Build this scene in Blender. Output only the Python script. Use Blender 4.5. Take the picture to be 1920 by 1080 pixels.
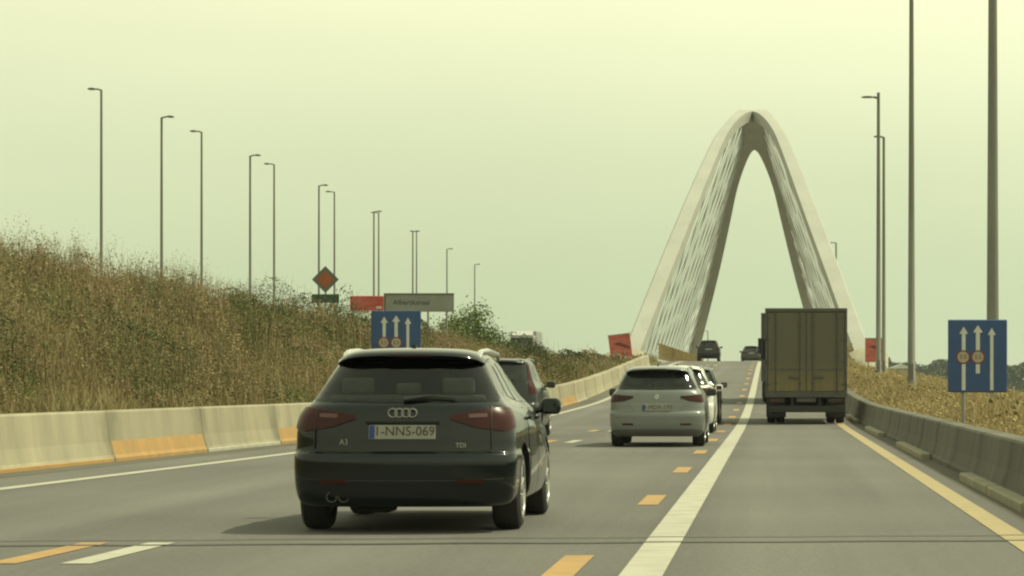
import bpy, bmesh, math, random
import numpy as np
from mathutils import Vector, Matrix

random.seed(7)
rng = np.random.default_rng(11)
for o in list(bpy.data.objects):
    bpy.data.objects.remove(o, do_unlink=True)
scn = bpy.context.scene
COL = scn.collection
PI = math.pi
R = math.radians

# ------------------------------------------------------------------ camera
CAM_H = 1.2
cd = bpy.data.cameras.new('camera')
cam = bpy.data.objects.new('camera', cd)
COL.objects.link(cam)
cam.location = (0, 0, CAM_H)
cam.rotation_euler = (R(90), 0, 0)
cd.sensor_fit = 'HORIZONTAL'
cd.sensor_width = 36.0
cd.lens = 5500 / 1920 * 36.0
cd.shift_x = -(1447 - 960) / 1920
cd.shift_y = (714 - 540) / 1920
cd.clip_start = 0.3
cd.clip_end = 20000
scn.camera = cam

# ------------------------------------------------------------------ sky, sun, exposure
SUN_EL, SUN_AZ = R(56), R(73)            # azimuth clockwise from the driving direction (+Y)
w = bpy.data.worlds.new('World')
scn.world = w
w.use_nodes = True
nt = w.node_tree
nt.nodes.clear()
N = nt.nodes.new
L = nt.links.new
sky = N('ShaderNodeTexSky')
sky.sky_type = 'NISHITA'
sky.sun_disc = False
sky.sun_elevation = SUN_EL
sky.sun_rotation = SUN_AZ
sky.air_density = 1.3
sky.dust_density = 3.0
sky.ozone_density = 0.6
hs = N('ShaderNodeHueSaturation')
hs.inputs['Saturation'].default_value = 0.25
L(sky.outputs[0], hs.inputs['Color'])
bg = N('ShaderNodeBackground')
bg.inputs['Strength'].default_value = 0.10
# milky summer veil over the whole sky: paler with height and towards the sun
tc = N('ShaderNodeTexCoord')
nrm = N('ShaderNodeVectorMath')
nrm.operation = 'NORMALIZE'
L(tc.outputs['Generated'], nrm.inputs[0])
sep = N('ShaderNodeSeparateXYZ')
L(nrm.outputs[0], sep.inputs[0])
ramp = N('ShaderNodeValToRGB')
cr = ramp.color_ramp
cr.interpolation = 'EASE'
cr.elements[0].position = 0.0
cr.elements[0].color = (0.572, 0.67, 0.40, 1)
cr.elements[1].position = 0.19
cr.elements[1].color = (0.99, 1.0, 0.63, 1)
ce = cr.elements.new(1.0)
ce.color = (0.50, 0.55, 0.36, 1)
L(sep.outputs['Z'], ramp.inputs[0])
dot = N('ShaderNodeVectorMath')
dot.operation = 'DOT_PRODUCT'
L(nrm.outputs[0], dot.inputs[0])
dot.inputs[1].default_value = (math.cos(SUN_EL) * math.sin(SUN_AZ), math.cos(SUN_EL) * math.cos(SUN_AZ), math.sin(SUN_EL))
glow = N('ShaderNodeMapRange')
glow.inputs['From Min'].default_value = -1.0
glow.inputs['From Max'].default_value = 1.0
glow.inputs['To Min'].default_value = 5.4
glow.inputs['To Max'].default_value = 15.0
L(dot.outputs['Value'], glow.inputs['Value'])
vm = N('ShaderNodeVectorMath')
vm.operation = 'SCALE'
cn = N('ShaderNodeTexNoise')                 # faint unevenness of the veil
cn.inputs['Scale'].default_value = 3.0
cn.inputs['Detail'].default_value = 3.0
cmap = N('ShaderNodeMapping')
cmap.inputs['Scale'].default_value = (1, 1, 3.5)
L(nrm.outputs[0], cmap.inputs[0])
L(cmap.outputs[0], cn.inputs['Vector'])
cmr = N('ShaderNodeMapRange')
cmr.inputs['From Min'].default_value = 0.3
cmr.inputs['From Max'].default_value = 0.7
cmr.inputs['To Min'].default_value = 0.94
cmr.inputs['To Max'].default_value = 1.06
L(cn.outputs['Fac'], cmr.inputs['Value'])
vc = N('ShaderNodeVectorMath')
vc.operation = 'SCALE'
L(ramp.outputs[0], vc.inputs[0])
L(cmr.outputs[0], vc.inputs['Scale'])
L(vc.outputs[0], vm.inputs[0])
L(glow.outputs[0], vm.inputs['Scale'])
mixs = N('ShaderNodeMix')
mixs.data_type = 'RGBA'
mixs.inputs[0].default_value = 0.9
L(hs.outputs[0], mixs.inputs[6])
L(vm.outputs[0], mixs.inputs[7])
L(mixs.outputs[2], bg.inputs['Color'])
wo = N('ShaderNodeOutputWorld')
L(bg.outputs[0], wo.inputs['Surface'])

sd = bpy.data.lights.new('sun', 'SUN')
sd.energy = 3.9
sd.angle = R(0.6)
sd.color = (1.0, 0.95, 0.66)
sun = bpy.data.objects.new('sun', sd)
COL.objects.link(sun)
sv = Vector((math.cos(SUN_EL) * math.sin(SUN_AZ), math.cos(SUN_EL) * math.cos(SUN_AZ), math.sin(SUN_EL)))
sun.rotation_euler = sv.to_track_quat('Z', 'Y').to_euler()
sun.location = (40, 40, 60)

vs = scn.view_settings
vs.view_transform = 'Standard'
vs.look = 'None'
vs.exposure = 0.0
vs.gamma = 1.0
vs.use_curve_mapping = False
scn.cycles.pixel_filter_type = 'BLACKMAN_HARRIS'
scn.cycles.filter_width = 2.2
scn.cycles.max_bounces = 6
scn.cycles.transparent_max_bounces = 8

# ------------------------------------------------------------------ helpers
MATS = {}


def mat(name, col, rough=0.7, metal=0.0, var=0.0, scale=3.0, col2=None, coat=0.0, bump=0.0, bscale=40.0, spec=0.5,
        stretch=(1, 1, 1), world=False, detail=4.0, rand=0.0):
    """principled material whose colour wanders by noise between col and col2"""
    if name in MATS:
        return MATS[name]
    m = bpy.data.materials.new(name)
    m.use_nodes = True
    t = m.node_tree
    b = t.nodes['Principled BSDF']
    b.inputs['Roughness'].default_value = rough
    b.inputs['Metallic'].default_value = metal
    b.inputs['Specular IOR Level'].default_value = spec
    b.inputs['Coat Weight'].default_value = coat
    b.inputs['Coat Roughness'].default_value = 0.06
    c = (*col, 1)
    b.inputs['Base Color'].default_value = c
    if var > 0 or col2 or bump > 0:
        if world:
            g = t.nodes.new('ShaderNodeNewGeometry')
            src = g.outputs['Position']
        else:
            g = t.nodes.new('ShaderNodeTexCoord')
            src = g.outputs['Object']
        mp = t.nodes.new('ShaderNodeMapping')
        mp.inputs['Scale'].default_value = stretch
        t.links.new(src, mp.inputs[0])
    if var > 0 or col2:
        if col2 is None:
            col2 = tuple(x * (1 - var) for x in col)
        nz = t.nodes.new('ShaderNodeTexNoise')
        nz.inputs['Scale'].default_value = scale
        nz.inputs['Detail'].default_value = detail
        nz.inputs['Roughness'].default_value = 0.65
        t.links.new(mp.outputs[0], nz.inputs['Vector'])
        ra = t.nodes.new('ShaderNodeMapRange')
        ra.inputs['From Min'].default_value = 0.32
        ra.inputs['From Max'].default_value = 0.68
        t.links.new(nz.outputs['Fac'], ra.inputs['Value'])
        mx = t.nodes.new('ShaderNodeMix')
        mx.data_type = 'RGBA'
        mx.inputs[6].default_value = c
        mx.inputs[7].default_value = (*col2, 1)
        fac = ra.outputs[0]
        if rand > 0:
            gi = t.nodes.new('ShaderNodeNewGeometry')
            mm = t.nodes.new('ShaderNodeMix')
            mm.data_type = 'FLOAT'
            mm.inputs[0].default_value = rand
            t.links.new(fac, mm.inputs[2])
            t.links.new(gi.outputs['Random Per Island'], mm.inputs[3])
            fac = mm.outputs[0]
        t.links.new(fac, mx.inputs[0])
        t.links.new(mx.outputs[2], b.inputs['Base Color'])
    if bump > 0:
        n2 = t.nodes.new('ShaderNodeTexNoise')
        n2.inputs['Scale'].default_value = bscale
        n2.inputs['Detail'].default_value = 3
        t.links.new(mp.outputs[0], n2.inputs['Vector'])
        bp = t.nodes.new('ShaderNodeBump')
        bp.inputs['Strength'].default_value = bump
        bp.inputs['Distance'].default_value = 0.02
        t.links.new(n2.outputs['Fac'], bp.inputs['Height'])
        t.links.new(bp.outputs[0], b.inputs['Normal'])
    MATS[name] = m
    return m


def tag(o, label=None, cat=None, group=None, kind=None):
    if label:
        o['label'] = label
    if cat:
        o['category'] = cat
    if group:
        o['group'] = group
    if kind:
        o['kind'] = kind
    return o


def empty(name, loc=(0, 0, 0), rot=(0, 0, 0)):
    o = bpy.data.objects.new(name, None)
    o.empty_display_size = 0.2
    COL.objects.link(o)
    o.location = loc
    o.rotation_euler = rot
    return o


def link(name, me, m=None, parent=None, loc=None):
    o = bpy.data.objects.new(name, me)
    COL.objects.link(o)
    if m is not None and len(me.materials) == 0:
        me.materials.append(m)
    if parent is not None:
        o.parent = parent
    if loc is not None:
        o.location = loc
    return o


def pydata(name, v, f, m=None, parent=None, smooth=False, loc=None, angle=None):
    me = bpy.data.meshes.new(name)
    me.from_pydata([tuple(p) for p in v], [], f)
    if smooth:
        me.polygons.foreach_set('use_smooth', np.ones(len(me.polygons), dtype=bool))
        if angle:
            me.set_sharp_from_angle(angle=angle)
    me.update()
    return link(name, me, m, parent, loc)


class B:
    """bmesh collector: one mesh object"""

    def __init__(s):
        s.bm = bmesh.new()

    def box(s, x0, x1, y0, y1, z0, z1, bevel=0.0, seg=1, mtx=None):
        d = bmesh.ops.create_cube(s.bm, size=1.0)
        vs_ = d['verts']
        for v in vs_:
            v.co = Vector(((v.co.x + .5) * (x1 - x0) + x0, (v.co.y + .5) * (y1 - y0) + y0, (v.co.z + .5) * (z1 - z0) + z0))
        if bevel > 0:
            es = list({e for v in vs_ for e in v.link_edges})
            r = bmesh.ops.bevel(s.bm, geom=es, offset=bevel, segments=seg, affect='EDGES', profile=0.6)
            vs_ = list({v for f in r['faces'] for v in f.verts} | {v for v in vs_ if v.is_valid})
        if mtx is not None:
            for v in vs_:
                v.co = mtx @ v.co
        return s

    def tube(s, pts, rad, seg=8, cap=True):
        pts = [Vector(p) for p in pts]
        if not hasattr(rad, '__len__'):
            rad = [rad] * len(pts)
        rings = []
        for i, p in enumerate(pts):
            a = pts[max(i - 1, 0)]
            b = pts[min(i + 1, len(pts) - 1)]
            d = (b - a).normalized()
            u = d.cross(Vector((0, 0, 1)))
            if u.length < 1e-3:
                u = Vector((1, 0, 0))
            u.normalize()
            w_ = d.cross(u)
            rings.append([s.bm.verts.new(p + (u * math.cos(2 * PI * k / seg) + w_ * math.sin(2 * PI * k / seg)) * rad[i])
                          for k in range(seg)])
        for i in range(len(rings) - 1):
            for k in range(seg):
                s.bm.faces.new((rings[i][k], rings[i][(k + 1) % seg], rings[i + 1][(k + 1) % seg], rings[i + 1][k]))
        if cap:
            s.bm.faces.new(rings[0][::-1])
            s.bm.faces.new(rings[-1])
        return s

    def prism(s, poly, axis, a, b):
        """extrude a 2-D outline along an axis ('x','y','z') from a to b"""
        def mk(p, t):
            if axis == 'x':
                return (t, p[0], p[1])
            if axis == 'y':
                return (p[0], t, p[1])
            return (p[0], p[1], t)
        A = [s.bm.verts.new(mk(p, a)) for p in poly]
        C = [s.bm.verts.new(mk(p, b)) for p in poly]
        n = len(poly)
        s.bm.faces.new(A)
        s.bm.faces.new(C[::-1])
        for i in range(n):
            s.bm.faces.new((A[i], C[i], C[(i + 1) % n], A[(i + 1) % n]))
        return s

    def lathe(s, prof, seg, axis='x', center=(0, 0, 0), closed=False):
        """prof: (axial, radius)"""
        cx, cy, cz = center
        rings = []
        for a, r in prof:
            ring = []
            for k in range(seg):
                t = 2 * PI * k / seg
                c_, s_ = math.cos(t) * r, math.sin(t) * r
                if axis == 'x':
                    p = (cx + a, cy + c_, cz + s_)
                elif axis == 'y':
                    p = (cx + c_, cy + a, cz + s_)
                else:
                    p = (cx + c_, cy + s_, cz + a)
                ring.append(s.bm.verts.new(p))
            rings.append(ring)
        m = len(rings)
        for i in range(m if closed else m - 1):
            for k in range(seg):
                a, b = rings[i], rings[(i + 1) % m]
                s.bm.faces.new((a[k], a[(k + 1) % seg], b[(k + 1) % seg], b[k]))
        if not closed:
            s.bm.faces.new(rings[0][::-1])
            s.bm.faces.new(rings[-1])
        return s

    def build(s, name, m, parent=None, smooth=False, loc=None, angle=0.7, rot=None):
        bmesh.ops.recalc_face_normals(s.bm, faces=s.bm.faces)
        me = bpy.data.meshes.new(name)
        s.bm.to_mesh(me)
        s.bm.free()
        if smooth:
            me.polygons.foreach_set('use_smooth', np.ones(len(me.polygons), dtype=bool))
            me.set_sharp_from_angle(angle=angle)
        o = link(name, me, m, parent, loc)
        if rot is not None:
            o.rotation_euler = rot
        return o


def text(name, body, size, m, parent, loc, rot=(R(90), 0, 0), extrude=0.001, space=1.0, xscale=1.0):
    c = bpy.data.curves.new(name, 'FONT')
    c.body = body
    c.size = size
    c.align_x = 'CENTER'
    c.align_y = 'CENTER'
    c.extrude = extrude
    c.resolution_u = 3
    c.space_character = space
    t = bpy.data.objects.new(name + '_curve', c)
    COL.objects.link(t)
    dg = bpy.context.evaluated_depsgraph_get()
    me = bpy.data.meshes.new_from_object(t.evaluated_get(dg))
    me.name = name
    bpy.data.objects.remove(t, do_unlink=True)
    bpy.data.curves.remove(c)
    o = link(name, me, m, parent, loc)
    o.rotation_euler = rot
    o.scale = (xscale, 1, 1)
    return o


def copy_tree(o, parent=None):
    c = o.copy()
    COL.objects.link(c)
    if parent is not None:
        c.parent = parent
    for ch in o.children:
        copy_tree(ch, c)
    return c


def pchip(xs, ys):
    xs = np.asarray(xs, float)
    ys = np.asarray(ys, float)
    h = np.diff(xs)
    d = np.diff(ys) / h
    m = np.zeros_like(xs)
    m[0], m[-1] = d[0], d[-1]
    for i in range(1, len(xs) - 1):
        if d[i - 1] * d[i] <= 0:
            m[i] = 0
        else:
            w1, w2 = 2 * h[i] + h[i - 1], h[i] + 2 * h[i - 1]
            m[i] = (w1 + w2) / (w1 / d[i - 1] + w2 / d[i])

    def f(x):
        x = np.clip(np.asarray(x, float), xs[0], xs[-1])
        i = np.clip(np.searchsorted(xs, x) - 1, 0, len(xs) - 2)
        t = (x - xs[i]) / h[i]
        return ((1 + 2 * t) * (1 - t) ** 2 * ys[i] + t * (1 - t) ** 2 * h[i] * m[i]
                + t * t * (3 - 2 * t) * ys[i + 1] + t * t * (t - 1) * h[i] * m[i + 1])
    return f


def sstep(a, b, x):
    t = np.clip((np.asarray(x, float) - a) / (b - a), 0, 1)
    return t * t * (3 - 2 * t)


# ------------------------------------------------------------------ lie of the land
DECK_Z = 2.7


def zr(d):
    """road level along the driving direction: level, then up onto the bridge"""
    d = np.asarray(d, float)
    up = DECK_Z * 0.5 * (1 - np.cos(PI * np.clip((d - 70) / 160, 0, 1)))
    down = 3.5 * sstep(350, 620, d)
    return up - down


XL = pchip([-10, 20, 38, 57, 98, 112, 150, 200, 420], [-11.4, -10.65, -9.95, -9.2, -7.45, -7.2, -7.15, -7.2, -7.2])
XLINE = pchip([-10, 20, 32, 48, 75, 98, 112, 150, 420], [-10.0, -9.0, -8.55, -7.95, -7.25, -6.75, -6.45, -6.35, -6.4])
XR = 2.42


def zopp(d):
    return 0.9 + 1.7 * sstep(120, 290, d)


def ground_z(x, d):
    x = np.asarray(x, float)
    d = np.asarray(d, float)
    z0 = zr(d)
    toe = XL(d) - 0.45
    hb = 2.98 - 0.38 * sstep(75, 112, d) - 0.75 * sstep(140, 195, d)
    up_ = 0.42 - 0.34 * sstep(115, 165, d)
    crest = -16.0
    t = sstep(0, 1, (toe - x) / (toe - crest))
    left = (z0 + up_) + (hb - z0 - up_) * t
    far = sstep(0, 1, (-18.0 - x) / 5.0)
    left = left * (1 - far) + zopp(d) * far
    right = z0 * (1 - .42 * sstep(3.2, 6.5, x)) + 0.34 - 0.15 * sstep(3.5, 6, x) - (2.6 + .58 * z0) * sstep(6, 22, x)
    mid = z0 - 0.25
    z = np.where(x < XL(d) - 0.245, left, np.where(x > XR + 0.205, right, mid))
    # the canal cutting under the bridge
    cut = sstep(198, 214, d) * (1 - sstep(336, 352, d)) * sstep(-21, -18.5, x) * (1 - sstep(60, 90, x))
    z = z * (1 - cut) + (-5.0) * cut
    bumps = 0.16 * np.sin(x * 1.7 + d * .31) * np.sin(d * .9 + 1) + 0.1 * np.sin(x * 3.1 - d * .7)
    off = ((x < XL(d) - 1.0) & (x > -21)) | (x > XR + 1.2)
    return z + np.where(off, bumps, 0)


asphalt = mat('asphalt', (0.140, 0.136, 0.124), 0.86, col2=(0.112, 0.109, 0.10), scale=0.35, stretch=(3.2, 0.06, 1), bump=0.35, bscale=45, spec=0.3)


def wear(m):
    """polished wheel tracks, oil drip down the lane middles, aggregate speckle and a few patches"""
    t = m.node_tree
    b = t.nodes['Principled BSDF']
    src = b.inputs['Base Color'].links[0].from_socket
    g = t.nodes.new('ShaderNodeNewGeometry')
    sp = t.nodes.new('ShaderNodeSeparateXYZ')
    t.links.new(g.outputs['Position'], sp.inputs[0])

    def math_(op, a, c):
        n = t.nodes.new('ShaderNodeMath')
        n.operation = op
        for q, v_ in enumerate((a, c)):
            if isinstance(v_, (int, float)):
                n.inputs[q].default_value = v_
            elif v_ is not None:
                t.links.new(v_, n.inputs[q])
        return n.outputs[0]
    wob = t.nodes.new('ShaderNodeTexNoise')
    wob.inputs['Scale'].default_value = .05
    t.links.new(g.outputs['Position'], wob.inputs['Vector'])
    xx = math_('ADD', sp.outputs['X'], math_('MULTIPLY', wob.outputs['Fac'], .8))
    tr = math_('SINE', math_('MULTIPLY', xx, 4.1), None)
    tr2 = math_('SINE', math_('MULTIPLY', xx, 1.9), None)
    fine = t.nodes.new('ShaderNodeTexNoise')
    fine.inputs['Scale'].default_value = 16
    fine.inputs['Detail'].default_value = 6
    fine.inputs['Roughness'].default_value = .8
    t.links.new(g.outputs['Position'], fine.inputs['Vector'])
    big = t.nodes.new('ShaderNodeTexNoise')
    big.inputs['Scale'].default_value = .18
    big.inputs['Detail'].default_value = 5
    t.links.new(g.outputs['Position'], big.inputs['Vector'])
    f = math_('ADD', math_('MULTIPLY', tr, .05), math_('MULTIPLY', tr2, .05))
    f = math_('ADD', f, math_('MULTIPLY', math_('SUBTRACT', fine.outputs['Fac'], .5), 1.25))
    f = math_('ADD', f, math_('MULTIPLY', math_('SUBTRACT', big.outputs['Fac'], .5), .55))
    f = math_('ADD', f, 1.0)
    sc = t.nodes.new('ShaderNodeVectorMath')
    sc.operation = 'SCALE'
    t.links.new(src, sc.inputs[0])
    t.links.new(f, sc.inputs['Scale'])
    t.links.new(sc.outputs[0], b.inputs['Base Color'])


wear(asphalt)
soil = mat('soil', (0.13, 0.105, 0.05), 0.95, col2=(0.075, 0.08, 0.03), scale=0.5, bump=0.4, bscale=6, spec=0.2)
concrete = mat('concrete', (0.36, 0.33, 0.235), 0.85, col2=(0.25, 0.235, 0.175), scale=1.4, bump=0.2, bscale=30, spec=0.3, stretch=(1, 1, 0.35), world=True)
concrete_dark = mat('dark_concrete', (0.17, 0.165, 0.135), 0.9, col2=(0.085, 0.083, 0.07), scale=1.1, bump=0.2, bscale=30, spec=0.3, stretch=(1, 1, 0.25), world=True)  # concrete in a darker grey tone
white_paint = mat('white_road_paint', (0.43, 0.42, 0.34), 0.75, col2=(0.32, 0.315, 0.26), scale=2.5, world=True)
yellow_paint = mat('yellow_road_paint', (0.40, 0.315, 0.16), 0.8, col2=(0.30, 0.25, 0.15), scale=1.6, world=True)
orange_paint = mat('orange_road_paint', (0.41, 0.245, 0.08), 0.78, col2=(0.31, 0.195, 0.08), scale=2.5, world=True)
galv = mat('galvanised_steel', (0.30, 0.30, 0.28), 0.55, metal=0.35, var=0.25, scale=1.2)
pole_paint = mat('grey_pole_paint', (0.21, 0.21, 0.18), 0.6, var=0.3, scale=0.8, stretch=(1, 1, 0.3))
black = mat('black_plastic', (0.018, 0.018, 0.018), 0.5)
rubber = mat('tyre_rubber', (0.022, 0.022, 0.022), 0.85)

# terrain sheet: its columns follow the foot of the left bank
ys = np.concatenate([[-40], np.arange(-10, 30, 4), np.arange(30, 130, 1.5), np.arange(130, 360, 4), [380, 420, 480, 560, 650, 900, 1500, 3000, 6000, 12000]])
tl_ = np.concatenate([np.linspace(0, 1, 18)])
rows = []
for yy in ys:
    xl = float(XL(yy))
    rows.append(np.concatenate([[-6000, -1500, -400, -120, -60, -40, -34, -30, -26], np.linspace(-23.5, xl - .5, 26), [xl - .25, xl - .24, xl + 1.0, XR - 1.0, XR + .2, XR + .21],
                                np.arange(XR + .6, 12, 0.55), np.arange(12, 30, 2.5), [40, 60, 90, 140, 250, 600, 1800, 7000]]))
gx = np.array(rows)
gy = np.repeat(ys[:, None], gx.shape[1], 1)
gz = ground_z(gx, gy)
nv, nu = gx.shape
idx = np.arange(nv * nu).reshape(nv, nu)
faces = np.stack([idx[:-1, :-1], idx[:-1, 1:], idx[1:, 1:], idx[1:, :-1]], -1).reshape(-1, 4)
o = pydata('ground', np.stack([gx, gy, gz], -1).reshape(-1, 3), faces.tolist(), soil, smooth=True)
tag(o, kind='structure')


def strip(name, xa, xb, d0, d1, dz, m, parent=None, step=2.0):
    """flat sheet between two lateral lines following the road's level"""
    n = max(2, int((d1 - d0) / step) + 1)
    ds = np.linspace(d0, d1, n)
    fa = xa(ds) if callable(xa) else np.full(n, xa)
    fb = xb(ds) if callable(xb) else np.full(n, xb)
    zz = zr(ds) + dz
    v = np.concatenate([np.stack([fa, ds, zz], -1), np.stack([fb, ds, zz], -1)])
    f = [(i, n + i, n + i + 1, i + 1) for i in range(n - 1)]
    return pydata(name, v, f, m, parent)


road = strip('road', lambda d: XL(d) - 0.05, XR + 0.3, -10, 640, 0.0, asphalt)
tag(road, kind='structure')
strip('edge_line', lambda d: XLINE(d) - 0.11, lambda d: XLINE(d) + 0.11, 5, 420, 0.005, white_paint, road)
strip('lane_line', -0.94, -0.67, 5, 420, 0.005, white_paint, road)
strip('yellow_edge_line', 1.76, 1.97, 5, 420, 0.005, yellow_paint, road)
gutter = mat('gutter_grit', (.075, .07, .052), .95, col2=(.115, .105, .08), scale=1.2, stretch=(1, .15, 1), world=True, bump=.3, bscale=30)
strip('gutter', lambda d: XL(d) - .02, lambda d: XL(d) + .5, 5, 172, 0.003, gutter, road)
strip('gutter', XR - .26, XR + .02, 5, 224, 0.003, gutter, road)
# the sealed transverse joints
tar = mat('joint_sealant', (0.045, 0.045, 0.04), 0.6, var=0.3, scale=4)


def xdash(d):
    return np.interp(d, [10, 20, 63, 120, 400], [-5.25, -5.03, -4.32, -4.0, -3.95])


k = 0
d0 = 8.4
while d0 < 215:
    dn = .65 if 17 < d0 < 20 else 0
    xo_ = -1.2 - (.115 if dn else 0)
    strip('yellow_dash', xo_ - .1, xo_ + .1, d0 - dn, d0 + 2.4 - dn, 0.0045, orange_paint, road, step=1.2)
    d0 += 9.95
d0 = 19.2
while d0 < 215:
    strip('yellow_dash', lambda d: xdash(d) - .1, lambda d: xdash(d) + .1, d0, d0 + 2.5, 0.0045, orange_paint, road, step=1.2)
    strip('white_dash', lambda d: xdash(d) + .39, lambda d: xdash(d) + .59, d0, d0 + 2.5, 0.0045, white_paint, road, step=1.2)
    d0 += 12.5
for dd, wd, sl in ((21.35, 0.10, 0.10), (22.05, 0.05, 0.11)):
    v, f = [], []
    n = 40
    for i in range(n + 1):
        x = -10.2 + (XR + 10.2) * i / n
        y = dd + sl * (x + 4) + 0.03 * math.sin(i * 1.3)
        v += [(x, y, 0.0075), (x, y + wd, 0.0075)]
    for i in range(n):
        f.append((2 * i, 2 * i + 2, 2 * i + 3, 2 * i + 1))
    pydata('sealed_joint', v, f, tar, road)
# opposite carriageway beyond the bank
ds = np.linspace(20, 420, 120)
v = np.concatenate([np.stack([np.full(120, -36.0), ds, zopp(ds) + 0.05], -1), np.stack([np.full(120, -22.8), ds, zopp(ds) + 0.05], -1)])
o = pydata('opposite_road', v, [(i, 120 + i, 121 + i, i + 1) for i in range(119)], asphalt)
tag(o, kind='structure')

# ------------------------------------------------------------------ concrete barriers
PROF_L = [(0.0, 0.0), (0.0, 0.05), (-0.03, 0.10), (-0.08, 0.30), (-0.13, 0.73), (-0.15, 0.755), (-0.40, 0.755), (-0.42, 0.73), (-0.46, 0.0)]


def barrier_mat(name, c1, c2, stain, half):
    m = mat(name, c1, .88, col2=c2, scale=1.3, bump=.2, bscale=30, spec=.3, stretch=(1, 1, .3), world=True)
    t = m.node_tree
    b = t.nodes['Principled BSDF']
    src = b.inputs['Base Color'].links[0].from_socket
    oc = t.nodes.new('ShaderNodeTexCoord')
    sp = t.nodes.new('ShaderNodeSeparateXYZ')
    t.links.new(oc.outputs['Object'], sp.inputs[0])
    ab = t.nodes.new('ShaderNodeMath')
    ab.operation = 'ABSOLUTE'
    t.links.new(sp.outputs['Y'], ab.inputs[0])
    g = t.nodes.new('ShaderNodeNewGeometry')
    nz = t.nodes.new('ShaderNodeTexNoise')
    nz.inputs['Scale'].default_value = 2.2
    nz.inputs['Detail'].default_value = 5
    t.links.new(g.outputs['Position'], nz.inputs['Vector'])
    ad = t.nodes.new('ShaderNodeMath')
    ad.operation = 'MULTIPLY_ADD'
    t.links.new(nz.outputs['Fac'], ad.inputs[0])
    ad.inputs[1].default_value = 1.3
    t.links.new(ab.outputs[0], ad.inputs[2])
    mr_ = t.nodes.new('ShaderNodeMapRange')
    mr_.inputs['From Min'].default_value = half + .12
    mr_.inputs['From Max'].default_value = half + .75
    mr_.inputs['To Max'].default_value = .55
    t.links.new(ad.outputs[0], mr_.inputs['Value'])
    mx_ = t.nodes.new('ShaderNodeMix')
    mx_.data_type = 'RGBA'
    t.links.new(mr_.outputs[0], mx_.inputs[0])
    t.links.new(src, mx_.inputs[6])
    mx_.inputs[7].default_value = (*stain, 1)
    oi = t.nodes.new('ShaderNodeObjectInfo')
    rr = t.nodes.new('ShaderNodeMapRange')
    rr.inputs['To Min'].default_value = .9
    rr.inputs['To Max'].default_value = 1.1
    t.links.new(oi.outputs['Random'], rr.inputs['Value'])
    sc = t.nodes.new('ShaderNodeVectorMath')
    sc.operation = 'SCALE'
    t.links.new(mx_.outputs[2], sc.inputs[0])
    t.links.new(rr.outputs[0], sc.inputs['Scale'])
    t.links.new(sc.outputs[0], b.inputs['Base Color'])
    return m


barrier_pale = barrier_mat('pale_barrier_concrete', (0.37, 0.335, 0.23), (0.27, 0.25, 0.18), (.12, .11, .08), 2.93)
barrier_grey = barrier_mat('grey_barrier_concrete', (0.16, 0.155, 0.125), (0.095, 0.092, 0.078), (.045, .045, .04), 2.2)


def barrier_block(prof, xa, ya, xb, yb, za, zb, m):
    """one precast block between two road points; prof runs across the wall from its road foot"""
    root = empty('concrete_barrier_block', ((xa + xb) / 2, (ya + yb) / 2, (za + zb) / 2 - 0.04))
    d = Vector((xb - xa, yb - ya, zb - za))
    ln = d.length
    root.rotation_euler = (math.atan2(zb - za, math.hypot(xb - xa, yb - ya)), 0, -math.atan2(xb - xa, yb - ya))
    bb = B()
    bb.prism([(p[0], p[1] + 0.04) for p in prof], 'y', -ln / 2 - 0.018, ln / 2 + 0.018)
    bb.build('block_body', m, root)
    return root, ln


ordn = ('first second third fourth fifth sixth seventh eighth ninth tenth eleventh twelfth thirteenth fourteenth fifteenth sixteenth '
        'seventeenth eighteenth nineteenth').split()
_u = ordn[:9]
for _t in ('twent', 'thirt', 'fort'):
    ordn = ordn + [_t + 'ieth'] + [_t + 'y-' + q for q in _u]
d = 31.6
i = 0
while d < 172:
    ln = 5.9
    e = d + ln
    xa, xb = float(XL(d)), float(XL(e))
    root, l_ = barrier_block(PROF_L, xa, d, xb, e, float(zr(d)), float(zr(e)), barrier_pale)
    j = i - 1
    if i % 2 == 0 and i < 14:
        bb = B()
        bb.prism([(0.004, 0.035), (0.004, 0.091), (-0.026, 0.141), (-0.077, 0.345), (-0.090, 0.345), (-0.04, 0.135), (-0.01, 0.09), (-0.01, 0.035)], 'y', -l_ / 2 + .05, l_ / 2 - .05)
        bb.build('orange_foot_band', orange_paint, root)
    elif i % 2 == 1 and i < 14:
        bb = B()
        bb.prism([(0.005, 0.042), (0.005, 0.088), (-0.006, 0.10), (-0.006, 0.042)], 'y', -l_ / 2 + .05, l_ / 2 - .05)
        bb.build('orange_foot_strip' if i < 3 else 'pale_foot_strip', orange_paint if i < 3 else white_paint, root)
    # lifting recess stains near the joints
    if j >= 0:
        lab = 'sunlit concrete barrier block along the bank, %s from the left edge' % ordn[max(j, 0)]
    elif i == 0:
        lab = 'sunlit concrete barrier block cut off by the left edge'
    else:
        lab = 'far sunlit concrete barrier block leading up to the bridge'
    tag(root, lab, 'barrier', 'concrete barrier blocks along the left bank')
    d += 5.95
    i += 1

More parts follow.
